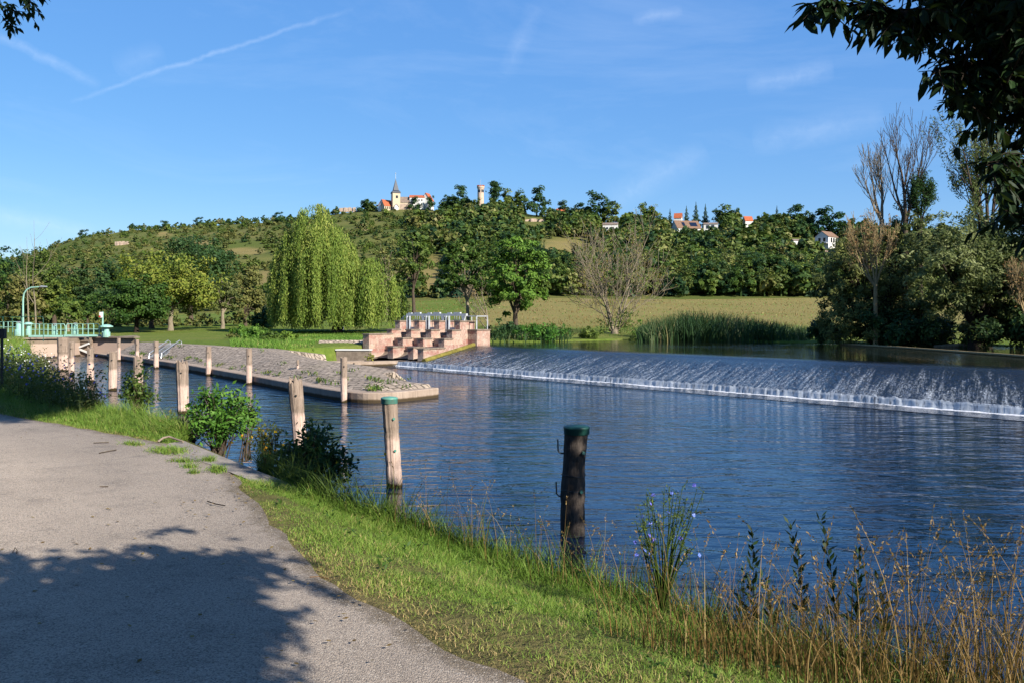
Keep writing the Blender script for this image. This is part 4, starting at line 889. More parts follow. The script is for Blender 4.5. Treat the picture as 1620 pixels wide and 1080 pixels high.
# ------------------------------------------------------------------ trees
def grow(mb, g, p, d, L, r, depth, tips, up=.12, spread=.7, nch=(3, 5), kink=.16, k0=.3, rmin=.004, sides=6, ratio=.62):
    n = 6; pts = [np.array(p, float)]; d = unit(d); dd = d.copy()
    for i in range(n):
        dd = unit(dd + g.normal(size=3) * kink + np.array([0, 0, up])); pts.append(pts[-1] + dd * L / n)
    pts = np.array(pts); rad = r * np.linspace(1, .42 if depth else .15, n + 1); mb.tube(pts, np.maximum(rad, rmin), sides if depth > 1 else 4, cap=False)
    if depth == 0: tips.append((pts[-1], dd, L)); return
    m = g.integers(nch[0], nch[1] + 1)
    for q in range(m):
        f = k0 + (1 - k0) * (q + g.random() * .8) / m; f = min(f, .999); a = f * n; i = int(a); pos = pts[i] * (1 - (a - i)) + pts[min(i + 1, n)] * (a - i)
        ax = unit(np.cross(dd, g.normal(size=3))); nd = unit(unit(pts[min(i + 1, n)] - pts[i]) * (1 - spread * .5) + ax * spread)
        grow(mb, g, pos, nd, L * ratio * g.uniform(.75, 1.15), max(rmin, r * (1 - .55 * f) * .6), depth - 1, tips, up, spread, nch, kink, .25, rmin, sides, ratio)
    grow(mb, g, pts[-1], dd, L * ratio * .9, rad[-1], depth - 1, tips, up, spread, nch, kink, .25, rmin, sides, ratio)
def crown(mb, g, c, rad, ncl, nleaf, size, asp=.6, flat_=.7, shell=.75, cr=.26, bottom=-.75, tone=.5):
    """leaf clumps spread over an uneven ellipsoid hull; returns the clump centres"""
    rad = np.asarray(rad, float); d = unit(g.normal(size=(ncl * 2, 3))); d = d[d[:, 2] > bottom][:ncl]
    bump = 1 + .2 * np.sin(d[:, 0] * 4 + g.uniform(0, 6)) * np.sin(d[:, 1] * 5 + g.uniform(0, 6)) + .15 * g.normal(size=len(d))
    f = np.where(g.random(len(d)) < .75, g.uniform(shell, 1, len(d)), g.uniform(.2, shell, len(d)))
    C = np.asarray(c) + d * rad * (f * np.clip(bump, .6, 1.3))[:, None]
    per = nleaf // len(C); cs = rad.mean() * cr * g.uniform(.6, 1.35, len(C)); tn = np.clip(tone + g.normal(size=len(C)) * .16, 0, 1)
    e = unit(g.normal(size=(len(C), per, 3))); rr = g.random((len(C), per, 1)) ** .45
    off = e * rr * cs[:, None, None] * np.array([1, 1, flat_])
    Pn = C[:, None] + off; nrm = unit(e * .6 + d[:, None] * .6 + np.array([0, 0, .45]))
    a = np.clip(tn[:, None] + g.normal(size=(len(C), per)) * .22, 0, 1)
    mb.leaves(Pn.reshape(-1, 3), size * g.uniform(.7, 1.3, len(C) * per), nrm.reshape(-1, 3), asp, a.ravel(), g=g); return C
def limbs(mb, g, top, r0, C, k, base=(0, 0, 0)):
    """trunk up to `top` with limbs running out to some clumps"""
    top = np.asarray(top, float); base = np.asarray(base, float); n = 6; f = np.linspace(0, 1, n)[:, None]
    pts = base + (top - base) * f + g.normal(size=(n, 3)) * np.array([.04, .04, 0]) * np.linalg.norm(top - base) * .5 * np.sin(f * pi)
    rad = r0 * np.array([1.45, 1.05, .95, .88, .8, .72]); mb.tube(pts, rad, 8)
    idx = g.choice(len(C), min(k, len(C)), replace=False)
    for i in idx:
        q = C[i]; m = (top + q) / 2 + np.array([0, 0, .12 * np.linalg.norm(q - top)]) + g.normal(size=3) * .1; s0 = pts[g.integers(3, 6)]
        mb.tube([s0, s0 * .5 + m * .5 + g.normal(size=3) * .05, m, q], r0 * np.array([.5, .4, .28, .08]), 6, cap=False)
def tree(name, px, D, top, wpx, mat, lab, barkm='bark', trunk=.28, nleaf=5000, ncl=70, leaf=.30, seed=0, base=None, dx=0, low=.25, cat='tree', group=None, shell=.72, tone=.5, cr=.24, kx=8, lean=0, asp=.6):
    g = np.random.default_rng(500 + seed); x = (px - CX) / F * D; z0 = float(ground_z(x, D)) - .05 if base is None else base
    H = CAMZ + (HZ - top) / F * D - z0; w = wpx / F * D
    o = empty(name, (x, D, z0), lab, cat, group); b = MB(); cz = H * (low + (1 - low) * .52); rz_ = H * (1 - low) * .5
    C = crown(b, g, (dx + lean, 0, cz), (w / 2, w / 2 * .9, rz_), ncl, nleaf, leaf, asp, shell=shell, tone=tone, cr=cr); b.obj('crown', M[mat], o)
    b = MB(); limbs(b, g, (dx * .4 + lean * .6, 0, H * (low + .22)), trunk, C, kx); b.obj('trunk', M[barkm], o, True); return o, H, w
# --- the weeping willow
def willow():
    g = np.random.default_rng(11); D = 80.0; x = (533 - CX) / F * D; z0 = float(ground_z(x, D)); s = D / F
    o = empty('weeping_willow', (x, D, z0), 'large pale green weeping willow with curtains of hanging twigs to the grass', 'tree')
    # dome lobes: centre px, top row, half width px, depth
    lobes = [(500, 324, 46, 3.6, 80), (468, 362, 34, 2.8, 70), (533, 360, 34, 3.4, 70), (590, 406, 36, 3.0, 66), (460, 428, 24, 2.2, 60), (514, 346, 36, 4.2, 55), (612, 436, 26, 2.6, 55), (562, 446, 32, 3.6, 55), (497, 420, 40, 4.6, 60)]
    b = MB(); zb = .35; br = MB()
    for (cx, ty, hw, dp, n) in lobes:
        c = np.array([(cx - 533) * s, 0, 0]); zt = CAMZ + (HZ - ty) * s - z0; w = hw * s
        nc_ = int(n * .5); ca_ = g.uniform(0, 2 * pi, nc_); cf_ = g.random(nc_) ** .45; ct_ = g.normal(size=nc_) * .2; cb_ = g.random(nc_) ** 2 * 1.6
        for q in range(int(n * 8.5)):
            k_ = g.integers(0, nc_); a = ca_[k_] + g.normal() * .16 / (.3 + cf_[k_]); f = np.clip(cf_[k_] + g.normal() * .05, 0, 1); yo = sin(a) * dp * f; xo = cos(a) * w * f
            zt2 = zt * (1 - .34 * f ** 2.6) - abs(g.normal()) * .5; zl = max(zb + g.random() ** 2 * 1.0 + cb_[k_], zt2 - g.uniform(2.2, 6.5) - (4 if f > .75 else 0))
            L = zt2 - zl; m = max(4, int(L / .17)); t = np.linspace(0, 1, m)
            out = np.array([cos(a), sin(a)]) * .55 * f
            px_ = c[0] + xo + out[0] * np.sin(np.minimum(t * 3, 1) * pi / 2) + g.normal() * .05 + .06 * np.sin(t * 9 + q); py_ = yo + out[1] * np.sin(np.minimum(t * 3, 1) * pi / 2) + .06 * np.cos(t * 8 + q)
            pz = zt2 + .25 * np.sin(np.minimum(t * 6, 1) * pi) - t * L
            Pn = np.column_stack([px_, py_, pz]) + g.normal(size=(m, 3)) * .06
            tone = np.clip(.5 + ct_[k_] + g.normal() * .14 + .1 * g.normal(size=m), 0, 1)
            nr = unit(np.array([[cos(a) * f, sin(a) * f - .2, .35]]) + g.normal(size=(m, 3)) * .4)
            b.leaves(Pn, .25 * g.uniform(.8, 1.3, m), nr, .30, tone, np.tile([[0, 0, -1.]], (m, 1)), g)
        br.tube([(0, 0, 2.2), (c[0] * .5, 0, zt * .6), (c[0], 0, zt * .92)], [.3, .2, .06], 6, cap=False)
    b.obj('crown', M['leaf_willow'], o); br.tube([(0, 0, -.2), (.1, 0, 1.2), (0, 0, 2.6)], [.55, .42, .36], 8); br.obj('trunk', M['bark'], o, True)
willow()
# --- park trees on the left lawn
tree('lawn_tree', 216, 86, 440, 100, 'leaf_mid', 'low spreading mid-green tree with several dark stems on the lawn', 'bark_dark', .22, 11000, 120, .28, 1, low=.10, tone=.42, cr=.28)
tree('lawn_tree', 270, 91, 403, 138, 'leaf_yellow', 'broad yellow-green tree with a pale trunk in the middle of the lawn', 'bark_pale', .26, 15000, 150, .30, 2, low=.13, cr=.28)
tree('lawn_tree', 240, 99, 418, 80, 'leaf_mid', 'rounded green tree tucked between the spreading tree and the yellow-green tree', 'bark', .26, 8000, 90, .30, 3, low=.12, cr=.28)
tree('lawn_tree', 303, 118, 378, 118, 'leaf_dark', 'big dark green domed tree rising behind the yellow-green lawn tree', 'bark', .34, 14000, 140, .36, 4, low=.15, tone=.6, cr=.28)
tree('lawn_tree', 352, 96, 438, 62, 'leaf_olive', 'small thin olive tree with bare grey twigs right of the yellow-green tree', 'bark_pale', .2, 2600, 60, .28, 5, low=.25, kx=20, cr=.2)
tree('lawn_tree', 388, 104, 430, 62, 'leaf_olive', 'rounded olive green tree at the right end of the lawn beside the willow', 'bark', .22, 4500, 70, .32, 6, low=.05)
tree('park_tree', 176, 120, 416, 75, 'leaf_dark', 'dark blue-green tree behind the spreading lawn tree', 'bark', .3, 4500, 70, .40, 7, low=.1)
tree('park_tree', 108, 88, 472, 46, 'leaf_mid', 'small green tree behind the catwalk with a pale trunk', 'bark_pale', .13, 2600, 50, .26, 8, low=.3, tone=.6)
tree('park_tree', 138, 92, 470, 44, 'leaf_mid', 'small green tree behind the signal post', 'bark', .13, 2600, 50, .26, 9, low=.25, tone=.5)
for q, (px, D, top, w, mat, lab) in enumerate([(12, 125, 396, 62, 'leaf_dark', 'dark ragged tree at the far left edge with crown above the hill line'), (62, 118, 402, 82, 'leaf_mid', 'tall round green tree in the left grove behind the lamp'),
        (112, 122, 428, 56, 'leaf_dark', 'dark green tree at the right end of the left grove'), (36, 100, 440, 70, 'leaf_olive', 'brownish olive tree in front of the left grove beside the lamp pole'), (-28, 105, 405, 90, 'leaf_mid', 'tree at the left picture edge behind the mint railing'), (86, 104, 446, 52, 'leaf_mid', 'mid-green tree behind the small trees of the catwalk')]):
    tree('grove_tree', px, D, top, w, mat, lab, 'bark', .28, 4600, 75, .36, 20 + q, low=.1)
# bare white trunks in the left grove
for q, (px, ya, lab) in enumerate([(46, 425, 'thin dead grey tree stem left of the twin in the grove'), (57, 411, 'taller thin dead pale stem standing in the grove')]):
    D = 98; g = np.random.default_rng(40 + q); x = (px - CX) / F * D; z0 = float(ground_z(x, D)); b = MB(); tips = []
    grow(b, g, (0, 0, -.1), (0.02, 0, 1), CAMZ + (HZ - ya) / F * D - z0 - 1.2, .11, 2, tips, .12, .7, (2, 3), .05, .4, .012); ob = b.obj('dead_tree', M['bark_pale'], None, True); ob.location = (x, D, z0); tag(ob, lab, 'tree')
# low hedge line behind the lawn
g = np.random.default_rng(61)
b = MB()
for q in range(70):
    px = g.uniform(-60, 430); D = g.uniform(104, 112); x = (px - CX) / F * D; h = g.uniform(.8, 2.2); crown(b, g, (x, D, float(ground_z(x, D)) + h * .45), (1.5, 1.2, h * .6), 7, 70, .42, .6)
tag(b.obj('hedge', M['leaf_olive']), 'continuous low olive hedge behind the lawn trees', 'hedge')
# bushes near the willow / ditch
def bush(name, px, D, top, wpx, mat, lab, nleaf=1600, leaf=.2, seed=0, z0=None, cat='bush', group=None, asp=.5):
    g = np.random.default_rng(900 + seed); x = (px - CX) / F * D; zb = float(ground_z(x, D)) if z0 is None else z0
    H = CAMZ + (HZ - top) / F * D - zb; w = wpx / F * D; b = MB(); crown(b, g, (0, 0, H * .45), (w / 2, w / 2 * .8, H * .55), 34, nleaf, leaf, asp, .9, .6, .3)
    ob = b.obj(name, M[mat]); ob.location = (x, D, zb); return tag(ob, lab, cat, group)
bush('ditch_bush', 418, 86, 488, 44, 'leaf_dark', 'dark reedy bush left of the weeping willow', 1800, .3, 1)
bush('ditch_bush', 398, 62, 514, 60, 'leaf_bright', 'bright green weedy bush at the lawn corner above the ditch', 2200, .2, 2)
bush('ditch_bush', 428, 56, 526, 46, 'leaf_mid', 'leafy weeds on the ditch bank below the willow', 1800, .18, 3)
bush('ditch_bush', 376, 68, 518, 34, 'leaf_olive', 'olive weedy tuft at the right rim of the mown lawn', 1200, .18, 4)
bush('ditch_bush', 452, 60, 524, 40, 'leaf_bright', 'green weed clump in front of the left willow curtain', 1400, .18, 5)
bush('foot_weed', 586, 52.6, 557, 14, 'leaf_yellow', 'small yellow-green weed growing at the foot of the sandstone abutment', 300, .1, 6, .3)
b = MB(); b.lathe((0, 0, 0), [(.001, 0), (.14, .02), (.18, .15), (.13, .28), (.08, .34), (.06, .46), (.09, .52), (.07, .6), (.001, .64)], 10); b.tube([(0, -.05, .55), (.02, -.16, .53)], [.03, .008], 6); b.tube([(.12, 0, .2), (.3, .05, .16)], [.12, .02], 6)
ob = b.obj('white_goose', M['white_wall'], None, True); ob.location = (*G(543, 527, 1.3)[:2], 1.28); tag(ob, 'small white goose sitting on the grass under the willow', 'goose')

# --- riverside trees behind the weir
tree('riverside_tree', 655, 130, 372, 62, 'leaf_mid', 'slender open tree with visible stems on the meadow right of the willow', 'bark', .24, 2200, 60, .42, 31, low=.25, cr=.18, kx=26)
tree('riverside_tree', 612, 128, 392, 60, 'leaf_olive', 'reddish olive thin tree behind the willow shoulder', 'bark_pale', .18, 1300, 50, .40, 32, low=.3, cr=.18, kx=26)
tree('riverside_tree', 742, 78, 384, 78, 'leaf_mid', 'dark green crown of a leaning tree above the sluice frames', 'bark_pale', .16, 4200, 75, .30, 33, low=.36, dx=-.6, cr=.2, kx=18, tone=.45)
tree('riverside_tree', 816, 72, 378, 100, 'leaf_bright', 'bright green full tree on the far shore left of the bare tree', 'bark', .22, 8000, 110, .27, 34, low=.14, cr=.2, kx=16, tone=.45)
# pale leaning stems beside the sluice
g = np.random.default_rng(71); x0 = G(776, 528, 1.2); b = MB(); tips = []
for (dx, L, r) in ((-.35, 3.4, .10), (-.62, 3.0, .08), (-.15, 3.2, .11)): grow(b, g, (0, 0, 0), (dx, .05, 1), L, r, 3, tips, .05, .6, (2, 3), .08, .35, .012)
o = empty('leaning_tree', x0, 'pale bare multi-stemmed tree leaning over the sluice end block', 'tree'); b.obj('trunk', M['bark_pale'], o, True)
b = MB(); T_ = np.array([t[0] for t in tips]); T_ = np.repeat(T_[g.random(len(T_)) < .5], 5, 0); b.leaves(T_ + g.normal(size=T_.shape) * .12, .2, None, .5, g=g); b.obj('crown', M['leaf_rust'], o)
# bare tree
g = np.random.default_rng(81); base = G(972, 533, 1.15); o = empty('bare_tree', base, 'large half-dead bare tree with fanned ochre twigs on the far shore', 'tree'); b = MB(); tips = []
for (dx, dy, L, r) in ((.12, 0, 3.9, .17), (-.25, .1, 3.4, .15), (.45, -.1, 3.0, .12), (-.6, 0, 2.9, .12), (.8, .1, 2.4, .09), (-1.0, -.2, 2.3, .09), (.05, .3, 3.4, .12)): grow(b, g, (0, 0, .2), (dx, dy, 1), L * 1.46, r * .78, 3, tips, .07, .55, (3, 4), .11, .25, .014, 6, .68)
b.tube([(0, 0, -.3), (.02, 0, .7)], [.42, .3], 8); b.obj('trunk', M['bark_pale'], o, True)
b = MB(); T_ = np.array([t[0] for t in tips]); D_ = np.array([t[1] for t in tips]); m = g.random(len(T_)) < .85; T2_ = np.repeat(T_[m], 4, 0); b.leaves(T2_ + g.normal(size=T2_.shape) * .16, .26, None, .14, None, np.repeat(D_[m], 4, 0), g); b.obj('twigs', M['leaf_ochre'], o)
lv = MB(); T3_ = np.repeat(T_[g.random(len(T_)) < .5], 3, 0); lv.leaves(T3_ + g.normal(size=T3_.shape) * .12, .17, None, .5, g=g); lv.obj('leaves', M['leaf_yellow'], o)
lv = MB(); C_ = np.array([(.6, -.2, 1.3), (1.1, 0, .9), (-.8, 0, 1.0), (-.3, .2, 5.4), (.9, 0, 2.0)]); Pn = np.repeat(C_, 160, 0) + g.normal(size=(800, 3)) * [.5, .4, .35]; lv.leaves(Pn, .2, None, .5, g=g); lv.obj('leafy_shoots', M['leaf_mid'], o)
for q in range(3):
    pass
bush('shore_bush', 858, 66, 513, 86, 'leaf_bright', 'bright green low bush on the far shore left of the bare tree', 2600, .2, 11)
bush('shore_bush', 800, 68, 508, 60, 'leaf_dark', 'dark reedy bush under the bright green tree', 1800, .22, 12)
bush('shore_bush', 938, 70, 519, 44, 'leaf_mid', 'low dark green bush left of the bare tree foot', 1200, .2, 13)
bush('shore_bush', 1008, 70, 512, 34, 'leaf_bright', 'green bush right of the bare tree foot', 1000, .2, 14)
# reeds
g = np.random.default_rng(91)
def blades(mb, base, h, w, lean, tone, g, seg=3, droop=.35):
    """bent tapering blades; base (n,3), h, w, lean direction (n,2)"""
    n = len(base); t = np.linspace(0, 1, seg + 1); h = np.broadcast_to(h, (n,)); w = np.broadcast_to(w, (n,))
    bx = base[:, None, 0] + lean[:, 0:1] * (t ** 2)[None] * h[:, None]; by = base[:, None, 1] + lean[:, 1:2] * (t ** 2)[None] * h[:, None]
    bz = base[:, None, 2] + h[:, None] * (t - droop * (t ** 3) * np.minimum(np.linalg.norm(lean, axis=1), 1)[:, None])
    ph = g.uniform(0, 2 * pi, n); sx, sy = np.cos(ph) * w / 2, np.sin(ph) * w / 2; k = (1 - t ** 1.6)[None] * .92 + .08
    Lf = np.stack([bx - sx[:, None] * k, by - sy[:, None] * k, bz], -1); Rt = np.stack([bx + sx[:, None] * k, by + sy[:, None] * k, bz], -1)
    V = np.stack([Lf, Rt], 2).reshape(n, -1, 3); m = 2 * (seg + 1); i = np.arange(n)[:, None] * m; j = np.arange(seg)[None] * 2
    mb.add(V.reshape(-1, 3), np.stack([i + j, i + j + 1, i + j + 3, i + j + 2], -1).reshape(-1, 4), np.repeat(np.broadcast_to(tone, (n,)), m))
b = MB(); N = 5200; px = np.concatenate([g.uniform(1008, 1275, 3900), g.uniform(780, 905, 700), g.uniform(1255, 1330, 600)]); py = g.uniform(531, 541, N); D = F * 1.9 / (py - HZ); D = np.clip(D, 58, 80)
X = (px - CX) / F * D; hh = np.where(px > 1000, np.interp(px, [1005, 1030, 1090, 1160, 1200, 1230, 1260, 1330], [1.0, 1.9, 2.5, 2.3, 1.8, 1.6, 1.2, 1.1]), .9) * g.uniform(.6, 1.15, N)
cl = np.round(px / 6); tone = np.clip(.35 + .3 * np.sin(cl * 12.9) + g.normal(size=N) * .2, 0, 1)
blades(b, np.column_stack([X, D, np.full(N, 1.0)]), hh, .09, g.normal(size=(N, 2)) * .3, tone, g)
tag(b.obj('reeds', M['reed']), 'reed bed along the far shore of the upper river', 'reeds', kind='stuff')
# tall dry grass over the meadow edge and rough grass on the willow bank
for nm, mt, N, lab in (('meadow_grass', 'straw', 9000, 'dry standing meadow grass behind the upper river'), ('meadow_herbs', 'grass', 2600, 'green meadow grass mixed into the dry meadow behind the upper river')):
    b = MB(); D = 74 * (3.2 ** g.random(N)); px = g.uniform(620, 1380, N); X = (px - CX) / F * D; Zg = ground_z(X, D); ok = (Zg > 1.2) & (wig(X, D, .11) * (1 if nm == 'meadow_grass' else -1) > g.uniform(-1.2, .6, N))
    tone = np.clip(.5 + .25 * wig(X, D, .25) + g.normal(size=N) * .2, 0, 1); blades(b, np.column_stack([X, D, Zg - .02])[ok], g.uniform(.08, .32, N)[ok], (.0009 * D)[ok], (g.normal(size=(N, 2)) * .3)[ok], tone[ok], g, 2); tag(b.obj(nm, M[mt]), lab, 'grass', kind='stuff')
b = MB(); N = 15000; px = g.uniform(365, 585, N); D = g.uniform(49, 84, N); X = (px - CX) / F * D; Zg = ground_z(X, D); lawn = (px < 400) & (D > 60); ok = (Zg > .9) & ~lawn & ~((px > 498) & (D < 59))
tone = np.clip(.35 + .3 * wig(X, D, .6) + g.normal(size=N) * .2, 0, 1); hh = np.where(D > 66, .12, np.where(px > 460, .16, .38)) * g.uniform(.5, 1.3, N); blades(b, np.column_stack([X, D, Zg - .02])[ok], hh[ok], .05, (g.normal(size=(N, 2)) * .4)[ok], tone[ok], g, 2)
tag(b.obj('rough_grass', M['grass']), 'rough green grass on the bank below the weeping willow', 'grass', kind='stuff')

# --- big dark willows on the right
def bigtree(name, px, D, lobes, mat, lab, seed, leaf=.26, barkm='bark_dark', tr=.45, per=2600, base=1.1, tone=.5, asp=.32, lean=0):
    """lobes: (px, py, half width px, half height px, dy)"""
    g = np.random.default_rng(seed); x = (px - CX) / F * D; o = empty(name, (x, D, base), lab, 'tree'); b = MB(); br = MB(); s = D / F; allc = []
    for (cx, cy, hw, hh, dy) in lobes:
        c = np.array([(cx - CX) / F * (D + dy) - x, dy, CAMZ + (HZ - cy) / F * (D + dy) - base]); r = (hw * s, hw * s * .8, hh * s)
        C = crown(b, g, c, r, max(16, int(hw * hh / 55)), int(per * 1.5 * hw * hh / 2500), leaf, asp, .8, .6, .26, -1, tone + g.normal() * .06); allc.append(C)
        tp = np.array([0, 0, .8]); br.tube([tp, tp * .55 + c * .45 + [0, 0, .4], c], [tr * .5, tr * .32, tr * .12], 6, cap=False)
        for q in g.choice(len(C), min(7, len(C)), replace=False): br.tube([c * .6 + tp * .4, (c + C[q]) / 2 + [0, 0, .2], C[q]], [tr * .18, tr * .12, .02], 5, cap=False)
    b.obj('crown', M[mat], o); br.tube([(0, 0, -.6), (0, 0, 1)], [tr * 1.3, tr], 8); br.obj('trunk', M[barkm], o, True); return o
bigtree('riverside_willow', 1395, 58, [(1345, 430, 55, 60, 0), (1330, 490, 50, 45, -1), (1400, 470, 60, 60, 1), (1385, 530, 40, 22, -1.5), (1440, 420, 45, 60, 2), (1365, 395, 40, 40, 1), (1465, 490, 55, 55, 0), (1430, 360, 45, 40, 2), (1310, 455, 36, 44, 0), (1360, 520, 60, 30, -1), (1470, 530, 60, 24, -1), (1410, 400, 60, 40, 2)], 'leaf_bank', 'dark shady willow overhanging the upper river in the right half', 201, tone=.55)
bigtree('riverside_willow', 1545, 52, [(1510, 400, 75, 45, 0), (1570, 430, 70, 55, -1), (1500, 465, 55, 45, -1.5), (1590, 480, 60, 50, 0), (1480, 372, 50, 32, 1), (1560, 360, 60, 35, 1), (1550, 520, 50, 25, 0), (1620, 400, 60, 60, 0), (1640, 500, 60, 45, 1), (1500, 420, 60, 40, -2), (1590, 440, 60, 40, -2)], 'leaf_silver', 'silvery olive willow mass on the far shore at the right edge', 202)
bigtree('riverside_willow', 1690, 50, [(1690, 330, 60, 80, 0), (1700, 450, 70, 70, 0), (1760, 400, 70, 90, 0), (1720, 240, 50, 60, 1)], 'leaf_silver', 'willow cut off by the right picture edge behind the overhanging leaves', 203)
bush('shore_bush', 1300, 60, 505, 60, 'leaf_dark', 'dark bush at the left foot of the shady willow', 2200, .24, 15, 1.0)
bush('shore_bush', 1440, 56, 488, 150, 'leaf_dark', 'low dark undergrowth below the shady willow', 6000, .24, 16, 1.0)
bush('shore_bush', 1680, 48, 470, 170, 'leaf_dark', 'dark undergrowth cut off by the right picture edge', 6000, .24, 18, 1.0)
bush('shore_bush', 1590, 52, 488, 170, 'leaf_dark', 'low dark undergrowth below the silvery willow', 6000, .24, 17, 1.0)
# tall sparse poplar-like willow top and dead tops
def spire_tree(px, D, ya, stems, mat, lab, seed, leafy, barkm, base_y, name, r0=.13, per=9, sz=.22):
    g = np.random.default_rng(seed); base = P(px, base_y, D); o = empty(name, base, lab, 'tree'); b = MB(); tips = []
    H = (base_y - ya) / F * D
    for (dx, hf, r) in stems: grow(b, g, (0, 0, 0), (dx, g.normal() * .08, 1), H * hf * .52, r, 3, tips, .10, .42, (3, 4), .05, .3, .011, 6, .6)
    b.tube([(0, 0, -(base[2] - 1.0)), (0, 0, .2)], [r0 * 1.8, r0 * 1.3], 8); b.obj('trunk', M[barkm], o, True)
    if leafy:
        lv = MB(); T_ = np.array([t[0] for t in tips]); D_ = np.array([t[1] for t in tips]); L_ = np.array([t[2] for t in tips]); Q = np.repeat(np.arange(len(T_)), per); bk = g.random((len(Q), 1)) * 1.6
        Pn = T_[Q] - D_[Q] * L_[Q][:, None] * bk + g.normal(size=(len(Q), 3)) * .14; keep = g.random(len(Q)) < leafy; lv.leaves(Pn[keep], sz, None, .3, g=g); lv.obj('crown', M[mat], o)
spire_tree(1565, 62, 172, [(-.42, 1.0, .13), (-.15, 1.08, .14), (-.62, .8, .1), (.1, 1.0, .12), (.4, .85, .1), (-.85, .62, .09)], 'leaf_silver', 'tall airy willow with thin upright leafy stems above the right-hand mass', 301, .9, 'bark', 372, 'airy_willow', per=16, sz=.26)
spire_tree(1395, 60, 225, [(-.35, 1.0, .11), (-.12, 1.05, .11), (-.7, .85, .08), (.1, .9, .09)], 'leaf_rust', 'dead bare treetop with upright grey stems, left of its twin', 302, 0, 'bark_pale', 352, 'dead_treetop')
spire_tree(1432, 59, 182, [(.0, 1.08, .13), (-.28, .9, .1), (.22, .95, .11), (.42, .7, .09)], 'leaf_dark', 'taller dead treetop with dark upright stems beside the airy willow', 303, .0, 'bark', 355, 'dead_treetop')
spire_tree(1455, 59, 262, [(.12, .9, .08), (-.15, .8, .08), (.4, .8, .07)], 'leaf_dark', 'dark leafy upright stems right of the taller dead treetop', 304, .8, 'bark_dark', 360, 'airy_willow', per=14)
spire_tree(1385, 55.5, 330, [(-.5, 1.0, .08), (0, 1.05, .08), (.25, .9, .07), (-.9, .8, .06), (-.2, .95, .07)], 'leaf_rust', 'reddish withered tree with bare fanned branches in front of the shady willow', 305, .18, 'bark_ochre', 455, 'withered_tree', .09, 6, .22)
spire_tree(1625, 48, 395, [(-.6, .9, .06), (0, 1.0, .07), (-.3, .9, .06)], 'leaf_rust', 'withered branches at the right picture edge above the water', 306, .3, 'bark_ochre', 505, 'withered_tree', .08, 5, .18)
# log boom and stranded trunk
o = empty('log_boom', G(1480, 557, 1.1), 'long pale floating log boom on the upper river before the dark willows', 'log boom'); c = np.array(o.location)
b = MB(); A = [P(1330, 546.5, 57.5), P(1420, 551, 51.5), P(1520, 558, 45), P(1640, 566, 39.2), P(1800, 574, 34)]
for a_, q in zip(A[:-1], A[1:]):
    a_ = np.array([a_[0], a_[1], 1.16]); q = np.array([q[0], q[1], 1.16]); b.tube([a_ - c, (a_ + q) / 2 - c + rng.normal(size=3) * [.1, .1, .0], q - c], .065, 8); b.tube([a_ - c + [.3, .35, .0], q - c + [.3, .35, .0]], .045, 8)
b.obj('logs', M['bark_ochre'], o, True)
b = MB(); b.tube([P(1478, 548, 54), P(1520, 546, 53), P(1556, 543.5, 52)], [.09, .13, .11], 8); tag(b.obj('stranded_log', M['bark_pale'], None, True), 'bleached stranded log at the water edge under the silvery willow', 'log')

# ------------------------------------------------------------------ hillside woods
def far_tree(g, kind, n):
    b = MB()
    if kind == 'round': crown(b, g, (0, 0, .55), (.42, .42, .46), 26, n, 3.1 / n ** .5 * .9, .7, .8, .55, .30, -.9)
    elif kind == 'tall': crown(b, g, (0, 0, .56), (.28, .28, .46), 24, n, 2.5 / n ** .5 * .9, .7, .9, .55, .32, -.9)
    elif kind == 'bush': crown(b, g, (0, 0, .35), (.55, .55, .38), 20, n, 3.1 / n ** .5 * .9, .7, .8, .55, .32, -.6)
    elif kind == 'conifer':
        z = g.random(n) ** 1.3; a = g.uniform(0, 2 * pi, n); r = (1 - z) * .30 * (.45 + .55 * (np.sin(z * 40) * .5 + .5)) * g.random(n) ** .3; Pn = np.column_stack([np.cos(a) * r, np.sin(a) * r, .06 + z * .94]); b.leaves(Pn, 2.6 / n ** .5 * (1.2 - z), unit(np.column_stack([np.cos(a), np.sin(a), np.full(n, .5)])), .6, None, np.column_stack([np.cos(a), np.sin(a), np.full(n, -.4)]), g)
    elif kind == 'pine':
        C = np.array([(0, 0, .93), (.2, 0, .84), (-.2, .1, .82), (.3, 0, .68), (-.28, 0, .66), (.0, .1, .74), (-.35, 0, .5), (.32, 0, .52)]); Q = np.repeat(C, n // 8, 0); b.leaves(Q + g.normal(size=Q.shape) * [.075, .075, .03], .07, np.tile([[0, 0, .6]], (len(Q), 1)), .6, g=g)
        b.tube([(0, 0, -.1), (.01, 0, .5), (0, 0, .92)], [.035, .03, .012], 6, .2)
        for c in C: b.tube([(0, 0, c[2] - .1), c], [.015, .006], 4, .2, cap=False)
    if kind in ('round', 'tall'): b.tube([(0, 0, -.1), (0, 0, .5)], [.035, .02], 5, .1, cap=False)
    return b
PROTO = {}
for q, (kd, mat) in enumerate([('round', 'leaf_mid'), ('round', 'leaf_dark'), ('tall', 'leaf_dark'), ('tall', 'leaf_mid'), ('bush', 'leaf_scrub'), ('round', 'leaf_scrub'), ('conifer', 'leaf_conifer'), ('bush', 'leaf_olive'), ('pine', 'leaf_dark'), ('round', 'leaf_olive'), ('bush', 'leaf_hilly'), ('round', 'leaf_hilly'), ('tall', 'leaf_hilly')]):
    g = np.random.default_rng(1000 + q); b = far_tree(g, kd, 1500 if kd != 'conifer' else 1500); PROTO[(kd, mat)] = b.mesh(f'{kd}_tree_mesh', M[mat])
def far_obj(name, kind, x, y, z, h, wf, rz_, lab, cat='tree', group=None):
    ob = bpy.data.objects.new(name, PROTO[kind]); COL.objects.link(ob); ob.location = (x, y, z); ob.scale = (h * wf, h * wf, h); ob.rotation_euler = (0, 0, rz_); return tag(ob, lab, cat, group)
